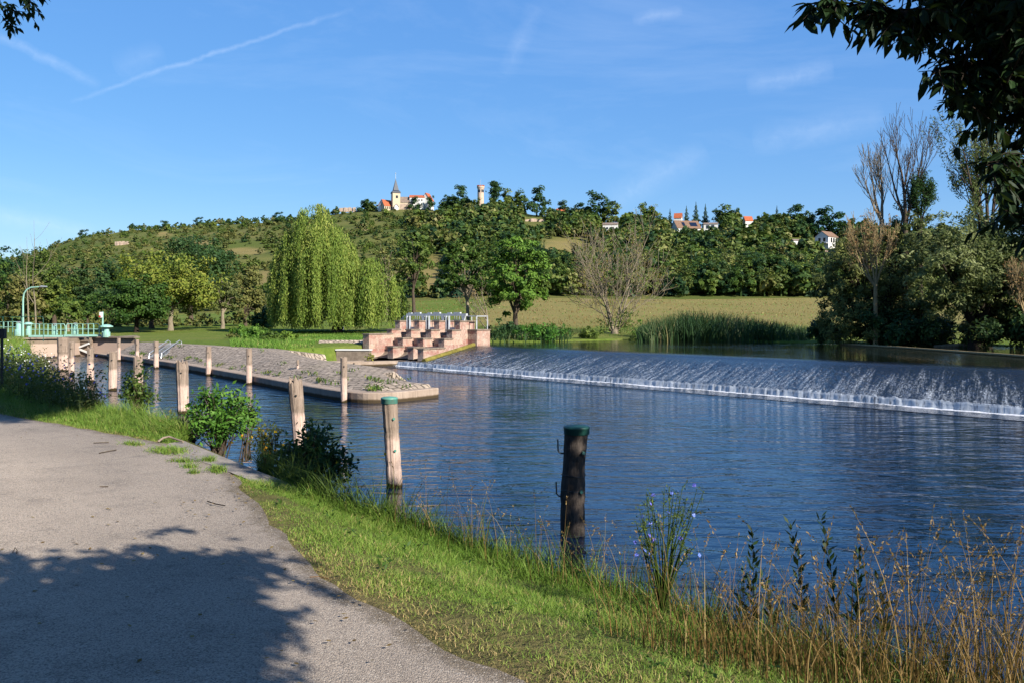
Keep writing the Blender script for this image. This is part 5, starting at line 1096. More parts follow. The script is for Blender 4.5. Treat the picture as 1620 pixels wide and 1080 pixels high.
# named ridge trees
RT = [(655, 332, 313, 1.2, ('round', 'leaf_dark'), 'dark bushy tree on the ridge beside the white manor'), (681, 331, 306, .9, ('tall', 'leaf_dark'), 'dark conical tree right of the manor gable'), (706, 332, 305, 1.1, ('tall', 'leaf_dark'), 'pointed dark tree on the ridge halfway to the round tower'), (731, 330, 295, 1.0, ('round', 'leaf_dark'), 'round-headed tall dark tree left of the round tower'), (718, 334, 312, 1.4, ('round', 'leaf_dark'), 'wide dark bush between two tall ridge trees'), (755, 334, 314, 1.2, ('round', 'leaf_mid'), 'green bush at the foot of the round tower'),
      (782, 333, 286, .95, ('pine', 'leaf_dark'), 'tall layered pine beside the round tower'), (806, 337, 300, 1.0, ('round', 'leaf_mid'), 'green ridge tree right of the layered pine'), (822, 338, 297, 1.0, ('tall', 'leaf_mid'), 'tall green tree between pine and big dome on the ridge'), (849, 341, 299, 1.05, ('round', 'leaf_dark'), 'big domed dark tree right of the round tower'), (888, 342, 320, 1.5, ('round', 'leaf_dark'), 'low wide dark tree in the dip of the ridge'), (944, 352, 308, 1.35, ('round', 'leaf_dark'), 'broad dark tree crown dominating the middle ridge'), (918, 350, 322, 1.1, ('round', 'leaf_dark'), 'dark tree on the left shoulder of the broad crown'), (970, 360, 324, 1.2, ('round', 'leaf_mid'), 'green tree on the right shoulder of the broad crown'),
      (1023, 362, 322, 1.1, ('round', 'leaf_mid'), 'loose grey-green tree left of the conifers'), (1060, 366, 329, .8, ('pine', 'leaf_olive') if False else ('conifer', 'leaf_conifer'), 'yellowish slim tree left of the red roof'), (1086, 362, 324, .8, ('conifer', 'leaf_conifer'), 'grey pointed spruce just right of the red roof'), (1101, 362, 318, .85, ('conifer', 'leaf_conifer'), 'tallest dark spruce of the three above the solar house'), (1116, 362, 321, .8, ('conifer', 'leaf_conifer'), 'right-hand pointed spruce above the solar house'), (1148, 368, 326, 1.2, ('round', 'leaf_mid'), 'green tree right of the three spruces'), (1163, 368, 324, .8, ('tall', 'leaf_dark'), 'dark upright tree right of the three spruces'),
      (1205, 372, 338, .7, ('conifer', 'leaf_conifer'), 'small dark spruce on the right ridge'), (1229, 368, 324, .85, ('conifer', 'leaf_conifer'), 'lone grey spruce standing out on the right ridge'), (1262, 376, 326, 1.0, ('round', 'leaf_dark'), 'dark tree at the left of the right-hand ridge clump'), (1278, 378, 328, .9, ('tall', 'leaf_dark'), 'dark pointed tree within the right-hand ridge clump'), (1300, 380, 332, 1.1, ('round', 'leaf_dark'), 'dark round tree at the right end of the ridge'), (1325, 384, 338, 1.2, ('round', 'leaf_dark'), 'dark tree above the gabled house at the ridge end'),
      (262, 366, 350, 1.3, ('round', 'leaf_dark'), 'dark tree sticking up on the left ridge'), (131, 380, 364, 1.2, ('round', 'leaf_dark'), 'dark round tree at the left ridge step'), (148, 378, 366, .8, ('tall', 'leaf_mid'), 'slim tree at the left ridge step'), (315, 358, 344, 1.2, ('round', 'leaf_dark'), 'dark tree on the ridge above the domed lawn tree'), (440, 350, 336, 1.3, ('round', 'leaf_dark'), 'dark tree on the ridge left of the willow top'), (575, 338, 318, 1.3, ('round', 'leaf_dark'), 'dark tree cluster on the ridge left of the church'), (592, 338, 320, 1.3, ('round', 'leaf_mid'), 'green tree directly left of the church nave')]
g = np.random.default_rng(77)
for (px, yb, yt, wf, kd, lab) in RT:
    D = np.interp(px, RID[:, 0], RID[:, 2]) + (26 if 770 < px < 830 else 6 if 1055 < px < 1170 else -12); p = P(px, yb, D); far_obj('ridge_tree', kd, p[0], p[1], p[2] - 2.5, (yb - yt) / F * D + 2, wf, g.uniform(0, 6), lab)
# random cover
cand = []; tries = 0
KEYS_L = [('bush', 'leaf_hilly'), ('bush', 'leaf_hilly'), ('bush', 'leaf_scrub'), ('bush', 'leaf_olive'), ('round', 'leaf_scrub'), ('round', 'leaf_mid'), ('round', 'leaf_olive')]
KEYS_R = [('round', 'leaf_hilly'), ('tall', 'leaf_hilly'), ('round', 'leaf_mid'), ('round', 'leaf_dark'), ('tall', 'leaf_dark'), ('tall', 'leaf_mid'), ('round', 'leaf_scrub'), ('round', 'leaf_olive')]
N = 12500; pxs = g.uniform(-260, 1760, N); u = g.random(N); drs = np.interp(pxs, RID[:, 0], RID[:, 2])
Ds = np.where(np.arange(N) % 3 == 0, 1 / (1 / (FOOT + 4) - u * (1 / (FOOT + 4) - 1 / (drs - 4))), FOOT + 4 + (drs - FOOT - 8) * u ** .8); Xs = (pxs - CX) / F * Ds; Zs = ground_z(Xs, Ds); rows = HZ - (Zs - CAMZ) / Ds * F
dk = dryness(pxs, rows); nz_ = wig(Xs, Ds, .045) + .6 * wig(Xs + 40, Ds, .12)
wood = sstep((pxs - 560) / 260) * .92 + .08                                 # 1 on the wooded right side
keep = (g.random(N) < (1 - dk * 1.25)) & (nz_ > np.where(pxs < 700, -1.2, -1.6)) & (g.random(N) < .8 + .2 * wood)
size = np.where(g.random(N) < wood, g.uniform(5.5, 11.0, N), g.uniform(2.5, 6.0, N))
size = np.where((pxs < 640), g.uniform(1.3, 3.9, N) * np.where(g.random(N) < .12, 1.7, 1), size); size = np.where(dk > .3, g.uniform(1, 2.4, N), size); size = np.where((Ds < 275) & (pxs > 700), g.uniform(5.5, 9.5, N), size)
for i in np.nonzero(keep)[0]:
    if Ds[i] > drs[i] - 3: continue
    x, y, z, h, px, row = Xs[i], Ds[i], Zs[i], size[i], pxs[i], rows[i]; hp = h / y * F; wpx_ = hp * .45
    bad = False
    for (a, b_, c, d) in CLEAR:
        if px + wpx_ > a and px - wpx_ < c and row - hp < d - 1 and row > b_: bad = True
    if bad: continue
    R_ = (g.random() < wood[i]); key = (KEYS_R if R_ else KEYS_L)[g.integers(0, len(KEYS_R) if R_ else len(KEYS_L))]
    if R_ and g.random() < .05: key = ('conifer', 'leaf_conifer')
    cand.append((hp, x, y, z, h, key, px))
for k in range(420):                                                        # low trees making up the skyline
    px = g.uniform(-150, 1420); dr_ = float(np.interp(px, RID[:, 0], RID[:, 2])); y = dr_ + g.uniform(-16, 6); x = (px - CX) / F * y; h = g.uniform(3.0, 6.5) if px < 560 else g.uniform(4.5, 9.0); hp = h / y * F; z = float(ground_z(x, y)); row = HZ - (z - CAMZ) / y * F
    if any(px + hp * .45 > a and px - hp * .45 < c and row - hp < d - 1 for (a, b_, c, d) in CLEAR): continue
    cand.append((hp, x, y, z, h, [('round', 'leaf_mid'), ('round', 'leaf_dark'), ('bush', 'leaf_scrub'), ('tall', 'leaf_dark'), ('round', 'leaf_scrub')][g.integers(0, 5)], px))
cand.sort(key=lambda c: -c[0])
vis = [c for c in cand if -20 < c[6] < 1420]; big = vis[:250]; bigset = set(id(c) for c in big); rest = [c for c in cand if id(c) not in bigset]
WORD = {'round': 'rounded green tree in the wood covering the hillside', 'tall': 'upright dark tree in the wood covering the hillside', 'bush': 'low olive bush on the dry hillside', 'conifer': 'pointed dark conifer in the hillside wood'}
for (hp, x, y, z, h, key, px) in big: far_obj('hillside_tree', key, x, y, z - .3, h, g.uniform(.85, 1.25), g.uniform(0, 6.3), WORD[key[0]], 'tree', WORD[key[0]].split(' in ')[0].split(' on ')[0] + 's of the hillside wood')
# the remaining cover in one mass per foliage colour is ONE object with several materials
LIB = {}
mats = ['leaf_mid', 'leaf_dark', 'leaf_scrub', 'leaf_olive', 'leaf_conifer', 'leaf_hilly']; b = MB(); midx = []
for q, key in enumerate(PROTO):
    if key[0] == 'pine': continue
    fb = far_tree(np.random.default_rng(2000 + q), key[0], 270); sub = MB()
    V0 = fb.V[0]; m0 = V0.reshape(-1, 4, 3); cc = m0.mean(1, keepdims=True); V0 = (cc + (m0 - cc) * 1.2).reshape(-1, 3); LIB[key] = (V0, fb.Fq[0], fb.a[0])
for (hp, x, y, z, h, key, px) in rest:
    V0, F0, a0 = LIB[key]; th = g.uniform(0, 6.3); c_, s2_ = cos(th), sin(th); wf = g.uniform(.85, 1.25)
    W = V0 * [h * wf, h * wf, h]; W = np.column_stack([W[:, 0] * c_ - W[:, 1] * s2_ + x, W[:, 0] * s2_ + W[:, 1] * c_ + y, W[:, 2] + z - .3]); b.add(W, F0, np.clip(a0 * .8 + .1 + g.normal() * .24, 0, 1)); midx.append(np.full(len(F0), mats.index(key[1])))
me = b.mesh('hillside_scrub', M[mats[0]], False, [M[m] for m in mats[1:]]); me.polygons.foreach_set('material_index', np.concatenate(midx).astype(np.int32))
ob = bpy.data.objects.new('hillside_scrub', me); COL.objects.link(ob); tag(ob, 'dense scrub and small trees covering the hillside', 'scrub', kind='stuff')

# ------------------------------------------------------------------ verge grass and weeds
g = np.random.default_rng(5)
def scatter(n, i0, i1, f0, f1, pw=1.0):
    st = g.uniform(i0, i1, n); f = f0 + (f1 - f0) * g.random(n) ** pw; return bank_pt(st, f), f, st
# station 8 = PATH index 1; index * 8
b = MB()
def patch(n, i0, i1, f0, f1, h0, h1, w, dry, lean=.55, pw=1.0):
    p, f, st = scatter(n, i0 * 8, i1 * 8, f0, f1, pw); clump = wig(p[:, 0], p[:, 1], 3.1) * .5 + wig(p[:, 0], p[:, 1], 8.5) * .5
    tone = np.clip(.42 + dry + .16 * clump + g.normal(size=n) * .23 + .35 * np.exp(-f * 9) , 0, 1); h = (h0 * (.6 + .4 * np.minimum(f * 6, 1)) + (h1 - h0) * np.maximum(f, 0) ** 1.5) * (1 + .4 * clump) * g.uniform(.5, 1.3, n)
    p[:, 2] -= .02; kp = g.random(n) < np.clip((f + .16 + .04 * clump) / .16, 0, 1)
    blades(b, p[kp], h[kp], (w * g.uniform(.6, 1.3, n))[kp], (g.normal(size=(n, 2)) * lean)[kp], tone[kp], g, 3)
patch(60000, 3.2, 7.0, -.16, 1.04, .05, .10, .0055, .2)
patch(66000, 6.2, 9.6, -.16, 1.06, .05, .11, .0058, .02)
patch(5000, 5.5, 9.3, .8, 1.12, .10, .20, .006, -.10, .4)
patch(9000, 9.6, 11.1, -.05, .42, .03, .07, .006, .22)
patch(34000, 11.0, 14.6, -.12, 1.12, .08, .30, .009, -.02)
patch(30000, 14.0, 17.8, -.02, 1.1, .12, .42, .016, .05)
pp = []
for (px, py, rx, ry, n) in ((268, 715, 26, 5, 900), (330, 729, 9, 2.5, 200), (300, 740, 12, 2, 160), (343, 745, 12, 4, 320), (290, 731, 22, 2, 200), (210, 704, 16, 2, 250), (306, 749, 8, 2, 100)):
    q = g.normal(size=(n, 2)) * .55; pp.append(np.array([G(px + a_ * rx, py + c_ * ry, PZ) for a_, c_ in q]))
pp = np.vstack(pp); blades(b, pp, .07 * g.uniform(.4, 1.5, len(pp)), .007, g.normal(size=(len(pp), 2)) * .8, np.clip(.5 + g.normal(size=len(pp)) * .2, 0, 1), g, 3)
tag(b.obj('verge_grass', M['grass']), 'green and straw-tipped grass on the verge between path and water', 'grass', kind='stuff')
# dark waterside sedge where the bank drops
b = MB(); p, f, st = scatter(2600, 8.3 * 8, 10.0 * 8, 1.0, 1.5); p[:, 2] = np.maximum(.1, p[:, 2] - (f - 1) * 1.6); blades(b, p, g.uniform(.25, .6, 2600), .010, g.normal(size=(2600, 2)) * .35, np.clip(.15 + g.normal(size=2600) * .15, 0, .7), g, 3)
p, f, st = scatter(1500, 5.8 * 8, 8.2 * 8, 1.0, 1.25); p[:, 2] -= (f - 1) * 2.4; blades(b, p, g.uniform(.25, .6, 1500), .008, g.normal(size=(1500, 2)) * .35, np.clip(.15 + g.normal(size=1500) * .15, 0, .7), g, 3)
tag(b.obj('waterside_sedge', M['rough_grass']), 'dark sedge at the water edge below the verge', 'sedge', kind='stuff')
# tall dry grass at the right
b = MB(); N = 1100; p, f, st = scatter(N, 4.2 * 8, 6.1 * 8, .5, 1.12); p[:, 2] -= np.maximum(f - 1, 0) * 1.2; h = g.uniform(.18, .62, N); ln = g.normal(size=(N, 2)) * .38 + [-.05, 0]; blades(b, p, h, .0055, ln, np.clip(.4 + g.normal(size=N) * .25, 0, 1), g, 4)
N = 280; p, f, st = scatter(N, 4.3 * 8, 6.1 * 8, .6, 1.15); h = g.uniform(.55, 1.02, N) * np.interp(st / 8, [4.3, 5.4, 6.3], [1, .95, .6]); ln = g.normal(size=(N, 2)) * .28; ln[:, 0] += .08; blades(b, p, h, .0062, ln, np.clip(.55 + g.normal(size=N) * .2, 0, 1), g, 5)
tip = p + np.column_stack([ln * h[:, None], h * (1 - .35 * np.minimum(np.linalg.norm(ln, axis=1), 1))]); Q = np.repeat(np.arange(N), 12); k = g.random(len(Q)); dr_ = unit(np.column_stack([ln * 2, np.full(N, .8)]))
sp_ = tip[Q] - dr_[Q] * (k * .16)[:, None] + g.normal(size=(len(Q), 3)) * .004; b.leaves(sp_, .022, None, .35, np.clip(.6 + g.normal(size=len(Q)) * .2, 0, 1), dr_[Q], g)
N = 130; p, f, st = scatter(N, 6.3 * 8, 8.3 * 8, .85, 1.1); h = g.uniform(.3, .72, N); ln = g.normal(size=(N, 2)) * .3; blades(b, p, h, .004, ln, np.clip(.55 + g.normal(size=N) * .2, 0, 1), g, 5)
tip = p + np.column_stack([ln * h[:, None], h * (1 - .35 * np.minimum(np.linalg.norm(ln, axis=1), 1))]); Q = np.repeat(np.arange(N), 8); dr_ = unit(np.column_stack([ln * 2, np.full(N, .8)])); sp_ = tip[Q] - dr_[Q] * (g.random(len(Q)) * .09)[:, None] + g.normal(size=(len(Q), 3)) * .004; b.leaves(sp_, .018, None, .4, None, dr_[Q], g)
tag(b.obj('dry_grass', M['straw']), 'tall dry straw-coloured grass with seed heads at the lower right', 'grass', kind='stuff')
# broad leaved weeds in the verge
b = MB()
for q in range(40):
    p, f, st = scatter(1, 4.2 * 8, 9.2 * 8, .15, .9); n = int(g.integers(5, 12)); a_ = g.uniform(0, 2 * pi, n); r_ = g.uniform(.02, .07, n); Pn = p + np.column_stack([np.cos(a_) * r_, np.sin(a_) * r_, g.uniform(.02, .09, n)]); b.leaves(Pn, .05 * g.uniform(.5, 1.4, n), np.tile([[0, 0, .9]], (n, 1)) + g.normal(size=(n, 3)) * .4, .35, None, np.column_stack([np.cos(a_), np.sin(a_), np.full(n, .3)]), g)
tag(b.obj('verge_weeds', M['leaf_mid']), 'small broad-leaved weeds among the verge grass', 'weeds', kind='stuff')
# flowering weeds on the left bank
b = MB(); fl = MB(); fw = MB(); N = 800; p, f, st = scatter(N, 12.6 * 8, 15.3 * 8, .55, 1.3); p[:, 2] -= np.maximum(f - 1, 0) * .9; h = g.uniform(.3, .85, N); ln = g.normal(size=(N, 2)) * .25; blades(b, p, h, .014, ln, np.clip(.4 + g.normal(size=N) * .22, 0, 1), g, 3)
Q = np.repeat(np.arange(N), 14); k = g.random((len(Q), 1)); Pn = p[Q] + np.column_stack([ln[Q] * h[Q][:, None] * k ** 2, h[Q][:, None] * k]) + g.normal(size=(len(Q), 3)) * .05; b.leaves(Pn, .075, None, .35, g=g)
tag(b.obj('bank_weeds', M['leaf_olive']), 'tall mixed weeds along the left bank towards the lock', 'weeds', kind='stuff')
tp = p + np.column_stack([ln * h[:, None], h]); s1 = g.random(N); m = (s1 < .07) & (st < 14.4 * 8); Qb = np.repeat(tp[m], 5, 0); fl.leaves(Qb + g.normal(size=Qb.shape) * [.07, .07, .12], .05, None, .9, g=g); tag(fl.obj('blue_flowers', M['petal_blue']), 'blue wildflowers dotted among the left bank weeds', 'flowers', kind='stuff')
m = (s1 > .86) & (st > 14.2 * 8); Qb = np.repeat(tp[m], 5, 0); fw.leaves(Qb + g.normal(size=Qb.shape) * [.09, .09, .1], .05, None, .9, g=g); tag(fw.obj('white_flowers', M['petal_white']), 'white wildflowers near the lock end of the left bank', 'flowers', kind='stuff')
def shrub(name, base, h, w, mat, lab, seed, n=60, leaf=.07, nl=26, barkm='bark', lean=(0, 0), flowers=None):
    g = np.random.default_rng(seed); o = empty(name, base, lab, 'shrub'); st = MB(); lv = MB()
    for q in range(n):
        a_ = g.uniform(0, 2 * pi); r_ = g.random() ** .6 * w / 2; hh = h * g.uniform(.45, 1.0) * (1 - .45 * (r_ / (w / 2)) ** 2); tipp = np.array([cos(a_) * r_ + lean[0] * hh, sin(a_) * r_ * .8 + lean[1] * hh, hh]); mid = tipp * [.45, .45, .55] + g.normal(size=3) * .03; st.tube([(g.normal() * .04, g.normal() * .04, -.1), mid, tipp], [.009, .006, .003], 4, cap=False)
        t = g.uniform(.35, 1.0, nl)[:, None]; Pn = mid * (1 - t) ** .8 + tipp * t + g.normal(size=(nl, 3)) * .055; d_ = unit(g.normal(size=(nl, 3)) + [0, 0, -.2]); lv.leaves(Pn + d_ * leaf * .5, leaf * g.uniform(.7, 1.3, nl), np.tile([[0, -.2, .7]], (nl, 1)), .45, np.clip(.5 + g.normal() * .2 + g.normal(size=nl) * .15, 0, 1), d_, g)
    st.obj('stems', M[barkm], o); lv.obj('foliage', M[mat], o)
    if flowers:
        for q in range(24): f_ = MB(); c = np.array([*(g.normal(size=2) * w * .3), g.uniform(.25, .8) * h]); f_.leaves(c + g.normal(size=(4, 3)) * .008, .035, None, .9, g=g); f_.obj('flower', M[flowers], o)
    return o
shrub('bank_shrub', P(347, 722, 11.9), 1.16, .86, 'leaf_bright', 'leafy bright green shrub on the bank at the end of the concrete kerb', 31, 62, .075, 34)
shrub('bank_shrub', P(389, 640, 12.3) + [0, 0, -.7], 1.15, .28, 'leaf_bright', 'slim upright shoot right of the leafy bright green shrub', 32, 12, .075, 30)
shrub('bank_shrub', P(219, 664, 15.0), 1.02, .62, 'leaf_mid', 'small green bush in front of a post on the near bank', 33, 36, .08, 26)
shrub('bank_shrub', P(490, 800, 9.6), 1.0, .95, 'leaf_dark', 'dark shaded shrub below the kerb with a few yellow flowers', 34, 80, .075, 30, flowers='petal_yellow')
shrub('bank_shrub', P(425, 745, 9.9), .6, .5, 'leaf_olive', 'thin olive weed clump on the kerb edge left of the dark shrub', 35, 26, .05, 18, flowers='petal_yellow')
shrub('bank_shrub', P(300, 700, 12.4), .55, .9, 'leaf_olive', 'low olive weeds at the foot of the two-tone post', 36, 40, .05, 20)
# chicory
def chicory(base, h, w, lab, seed, nst=34):
    g = np.random.default_rng(seed); o = empty('chicory_plant', base, lab, 'wildflower'); st = MB(); lv = MB(); fl = MB()
    for q in range(nst):
        a_ = g.uniform(0, 2 * pi); r_ = g.random() ** .6 * w / 2; hh = h * g.uniform(.5, 1.05); tp = np.array([cos(a_) * r_ + .04 * hh, sin(a_) * r_, hh]); md = tp * [.5, .5, .55] + g.normal(size=3) * .02; st.tube([(0, 0, 0), md, tp], [.0045, .0035, .0016], 4, .3, cap=False)
        for k in range(6):
            f = g.uniform(.35, 1); c = (md * (1 - f) + tp * f); e = c + unit(g.normal(size=3) + [0, 0, .8]) * g.uniform(.03, .09); st.tube([c, e], [.002, .0012], 3, .3, cap=False); n = 3; lv.leaves(np.array([e, c, (c + e) / 2]) + g.normal(size=(3, 3)) * .006, .02, None, .5, g=g)
            if g.random() < .17: n = 9; fl = MB(); dr = unit(g.normal(size=3) + [0, -.5, .3]); u_ = unit(np.cross(dr, [0, 0, 1.])); v_ = np.cross(dr, u_); an = np.linspace(0, 2 * pi, n, endpoint=False); ra = np.cos(an)[:, None] * u_ + np.sin(an)[:, None] * v_; fl.leaves(e + ra * .008, .015, np.tile([dr * 3], (n, 1)), .5, None, ra * 4, g); fl.obj('flower', M['petal_blue'], o)
    st.obj('stems', M['leaf_mid'], o); lv.obj('leaves', M['leaf_mid'], o)
chicory(P(1048, 965, 5.45), .78, .46, 'blue-flowering chicory plant on the bank right of the dark post', 51)
# dark leafy shoots
def shoot(px, yb, D, yt, lab, seed):
    g = np.random.default_rng(seed); base = P(px, yb, D); h = (yb - yt) / F * D; o = empty('leafy_shoot', base, lab, 'weed', 'dark leafy shoots on the bank'); st = MB(); lv = MB(); lx = g.normal() * .08
    t = np.linspace(0, 1, 6); st.tube(np.column_stack([lx * t ** 2, 0 * t, h * t]), .004 * (1.1 - t), 5); n = int(h / .018); tt = np.linspace(.15, 1, n); a_ = np.arange(n) * 2.4; d_ = np.column_stack([np.cos(a_), np.sin(a_), np.full(n, .75)]); ln = .075 * (1.15 - tt * .55)
    lv.leaves(np.column_stack([lx * tt ** 2, 0 * tt, h * tt]) + unit(d_) * ln[:, None] * .6, ln * 1.3, np.column_stack([-np.cos(a_), -np.sin(a_), np.full(n, 1.0)]), .36, None, d_ * 3, g); st.obj('stem', M['bark_dark'], o); lv.obj('leaves', M['leaf_shade'], o)
for q, (px, yb, D, yt, lab) in enumerate([(1192, 1010, 5.3, 838, 'dark leafy shoot right of the chicory, left one of the first pair'), (1175, 1000, 5.4, 905, 'short dark leafy shoot at the foot of a taller one right of the chicory'), (1270, 1000, 5.2, 826, 'dark leafy shoot in the middle of the dry grass'), (1322, 1010, 5.1, 815, 'tallest dark leafy shoot among the dry grass'), (1355, 1015, 5.0, 870, 'dark leafy shoot right of the tallest one'), (1225, 1010, 5.2, 900, 'short dark leafy shoot between the two leafy pairs'), (1400, 1020, 4.9, 905, 'dark leafy shoot farthest right in the dry grass')]): shoot(px, yb, D, yt, lab, 70 + q)
# twigs and fallen leaves on the path
def twig(pts, r, lab, name='fallen_twig', mat='bark'):
    b = MB(); b.tube([G(x_, y_, PZ + .03) for x_, y_ in pts], r, 5); tag(b.obj(name, M[mat]), lab, 'twig')
twig([(328, 792), (340, 796), (356, 799)], .005, 'short dark twig on the path near the verge', mat='bark_dark')
twig([(157, 716), (172, 713), (184, 711)], .006, 'brown twig lying on the path left of the kerb')
twig([(148, 700), (172, 699)], .006, 'thin twig near the far verge on the path')
twig([(158, 769), (171, 769)], .006, 'small brown leaf-like twig in the middle of the path')
twig([(20, 874), (24, 866), (27, 870), (26, 876)], .004, 'curled stalk on the path at the shadow edge')
twig([(490, 912), (505, 911), (520, 915)], .003, 'pale straw stalk on the path by the shadow tips', mat='straw')
b = MB(); N = 260; p, f, st = scatter(N, 3.5 * 8, 13 * 8, -1.3, .05, .4); p[:, 2] = PZ + .035; b.leaves(p, .035, np.tile([[0, 0, 3.]], (N, 1)), .6, g=g); tag(b.obj('leaf_litter', M['leaf_rust']), 'scattered dry leaf litter along the path edge', 'leaf litter', kind='stuff')

# ------------------------------------------------------------------ overhanging trees near the camera
def lance(mb, Pn, ax, nr, L, asp, a, g):
    """pointed leaf of two folded halves"""
    n = len(Pn); ax = unit(ax); nr = unit(nr - ax * np.sum(nr * ax, 1, keepdims=True)); bn = np.cross(nr, ax); L = np.broadcast_to(L, (n,))[:, None]
    w = L * asp * .5; up = nr * w * .35; A = Pn; T1 = Pn + ax * L - nr * L * .10; M1 = Pn + ax * L * .3; M2 = Pn + ax * L * .68 - nr * L * .03
    V = np.stack([A, M1 + bn * w + up, M2 + bn * w * .8 + up, T1, M2 - bn * w * .8 + up, M1 - bn * w + up, M1, M2], 1); i = np.arange(n)[:, None] * 8
    Fc = np.concatenate([i + np.array([[0, 6, 1, 1]]), i + np.array([[6, 7, 2, 1]]), i + np.array([[7, 3, 2, 2]]), i + np.array([[0, 5, 6, 6]]), i + np.array([[5, 4, 7, 6]]), i + np.array([[4, 3, 7, 7]])])
    q4 = Fc[(Fc[:, 2] != Fc[:, 3])]; t3 = Fc[(Fc[:, 2] == Fc[:, 3])][:, :3]; V = V.reshape(-1, 3); av = np.repeat(a, 8); mb.add(V, q4, av); mb.add(V, t3, av)
def spray(lv, st, g, p, d, L, nl, leaf, droop=.25):
    """a twig with pointed leaves in two ranks"""
    n = 6; pts = [np.array(p)]; dd = unit(d)
    for i in range(n): dd = unit(dd + g.normal(size=3) * .10 + np.array([0, 0, -droop * .3])); pts.append(pts[-1] + dd * L / n)
    pts = np.array(pts); st.tube(pts, np.linspace(.006, .002, n + 1), 4, cap=False); t = np.sort(g.uniform(.08, 1, nl)); a_ = t * n; i = np.minimum(a_.astype(int), n - 1); pos = pts[i] * (1 - (a_ - i))[:, None] + pts[i + 1] * (a_ - i)[:, None]
    tg = unit(pts[i + 1] - pts[i]); sd = unit(np.cross(tg, np.array([0, 0, 1.]) + g.normal(size=(nl, 3)) * .3)) * np.where(np.arange(nl) % 2, 1, -1)[:, None]
    ax = tg * .5 + sd * .7 + np.array([0, 0, -.55]) + g.normal(size=(nl, 3)) * .3; nr = np.array([[0, 0, 1.]]) + g.normal(size=(nl, 3)) * .5
    lance(lv, pos, ax, nr, leaf * g.uniform(.7, 1.25, nl), g.uniform(.30, .42), g.random(nl), g); return pts
g = np.random.default_rng(15)
T2 = np.array([8.3, 4.0, 1.15]); o = empty('overhanging_tree', T2, 'tree out of frame whose dark leafy branches hang into the upper right', 'tree'); lv = MB(); st = MB(); tr = MB()
tr.tube(np.array([T2, [8.2, 4.05, 2.6], [7.9, 4.2, 4.4], [7.3, 4.4, 6.0], [6.8, 4.5, 7.6]]) - T2, [.30, .23, .2, .16, .08], 10)
LIMB = [[(1900, -60, 5.6), (1740, -30, 5.2), (1560, 30, 4.9), (1420, 20, 4.8), (1290, 5, 4.75)], [(1900, 20, 5.6), (1720, 60, 5.2), (1600, 90, 5.0), (1480, 110, 4.9)], [(1900, 60, 5.5), (1740, 130, 5.2), (1620, 150, 5.0), (1500, 160, 4.9)], [(1900, 160, 5.4), (1760, 210, 5.1), (1660, 250, 4.9), (1560, 262, 4.75)], [(1900, 240, 5.3), (1760, 290, 5.0), (1670, 330, 4.8), (1612, 352, 4.7)], [(1900, -200, 5.6), (1760, -140, 5.2), (1600, -80, 5.0), (1400, -70, 4.9)], [(1900, 100, 5.9), (1720, 60, 5.7), (1620, 40, 5.6), (1520, -30, 5.5)], [(1950, 330, 5.3), (1800, 350, 5.0), (1700, 380, 4.9), (1650, 390, 4.8)]]
def inside(px, py):
    lim = np.interp(py, [-400, -5, 8, 30, 60, 80, 100, 130, 165, 178, 200, 205, 235, 262, 300, 330, 385, 395, 600], [1240, 1262, 1258, 1292, 1335, 1385, 1440, 1452, 1470, 1480, 1560, 1572, 1590, 1545, 1572, 1590, 1606, 1640, 1900]); return px > lim
for ln in LIMB:
    pts = dens(np.array([P(*q) for q in ln]), 8); root = np.array([7.9, 4.2, 4.6]); allp = np.vstack([root, (root + pts[0]) / 2 + [0, 0, .2], pts]); tr.tube(allp - T2, np.linspace(.045, .006, len(allp)), 6, cap=False)
    for q in range(165):
        k = g.random() ** .8; a_ = k * (len(pts) - 1); i = int(min(a_, len(pts) - 2)); p = pts[i] * (1 - (a_ - i)) + pts[i + 1] * (a_ - i); d = unit(pts[i + 1] - pts[i]) * .5 + g.normal(size=3) * [.6, .5, .5] + [-.15, 0, -.25]; L = g.uniform(.15, .42); e = p + unit(d) * L * 1.15 + [0, 0, -.06]
        mids = [p + (e - p) * f for f in (.5, 1.0)]
        if all(inside(CX + F * m[0] / m[1], HZ - F * (m[2] - CAMZ) / m[1]) for m in mids): spray(lv, st, g, p - T2, d, L, 9, .105)
# fill of the dark mass
for q in range(2600):
    px = g.uniform(1480, 2050); py = g.uniform(-420, 420); D = g.uniform(4.7, 6.4)
    wgt = (px - 1520) - max(0, py) * .33
    if wgt < g.uniform(-20, 140) or not inside(px - 25, py + 10): continue
    p = P(px, py, D); spray(lv, st, g, p - T2, g.normal(size=3) + [-.5, 0, -.3], g.uniform(.2, .45), 10, .11)
# higher, sunward part of the crown that shades the visible branches and the dark post
for (c, r, n) in (((3.7, 4.1, 5.9), (.9, .8, .6), 260), ((4.6, 3.6, 6.6), (1.2, 1.0, .8), 300), ((6.4, 6.5, 5.6), (1.7, 1.6, 1.1), 420), ((7.2, 5.0, 7.2), (2.2, 2.0, 1.3), 420), ((5.4, 5.2, 6.5), (1.3, 1.3, .9), 260)):
    for q in range(n):
        e = unit(g.normal(size=3)) * g.random() ** .4; p = np.array(c) + e * r
        if p[1] > .5 and (p[0] / p[1] * F + CX) < 1640 and (HZ - F * (p[2] - CAMZ) / p[1]) > -30: continue
        spray(lv, st, g, p - T2, e + g.normal(size=3) * .5, .35, 8, .13)
lv.obj('leaves', M['leaf_shade'], o); st.obj('twigs', M['bark_dark'], o); tr.obj('trunk', M['bark_dark'], o, True)
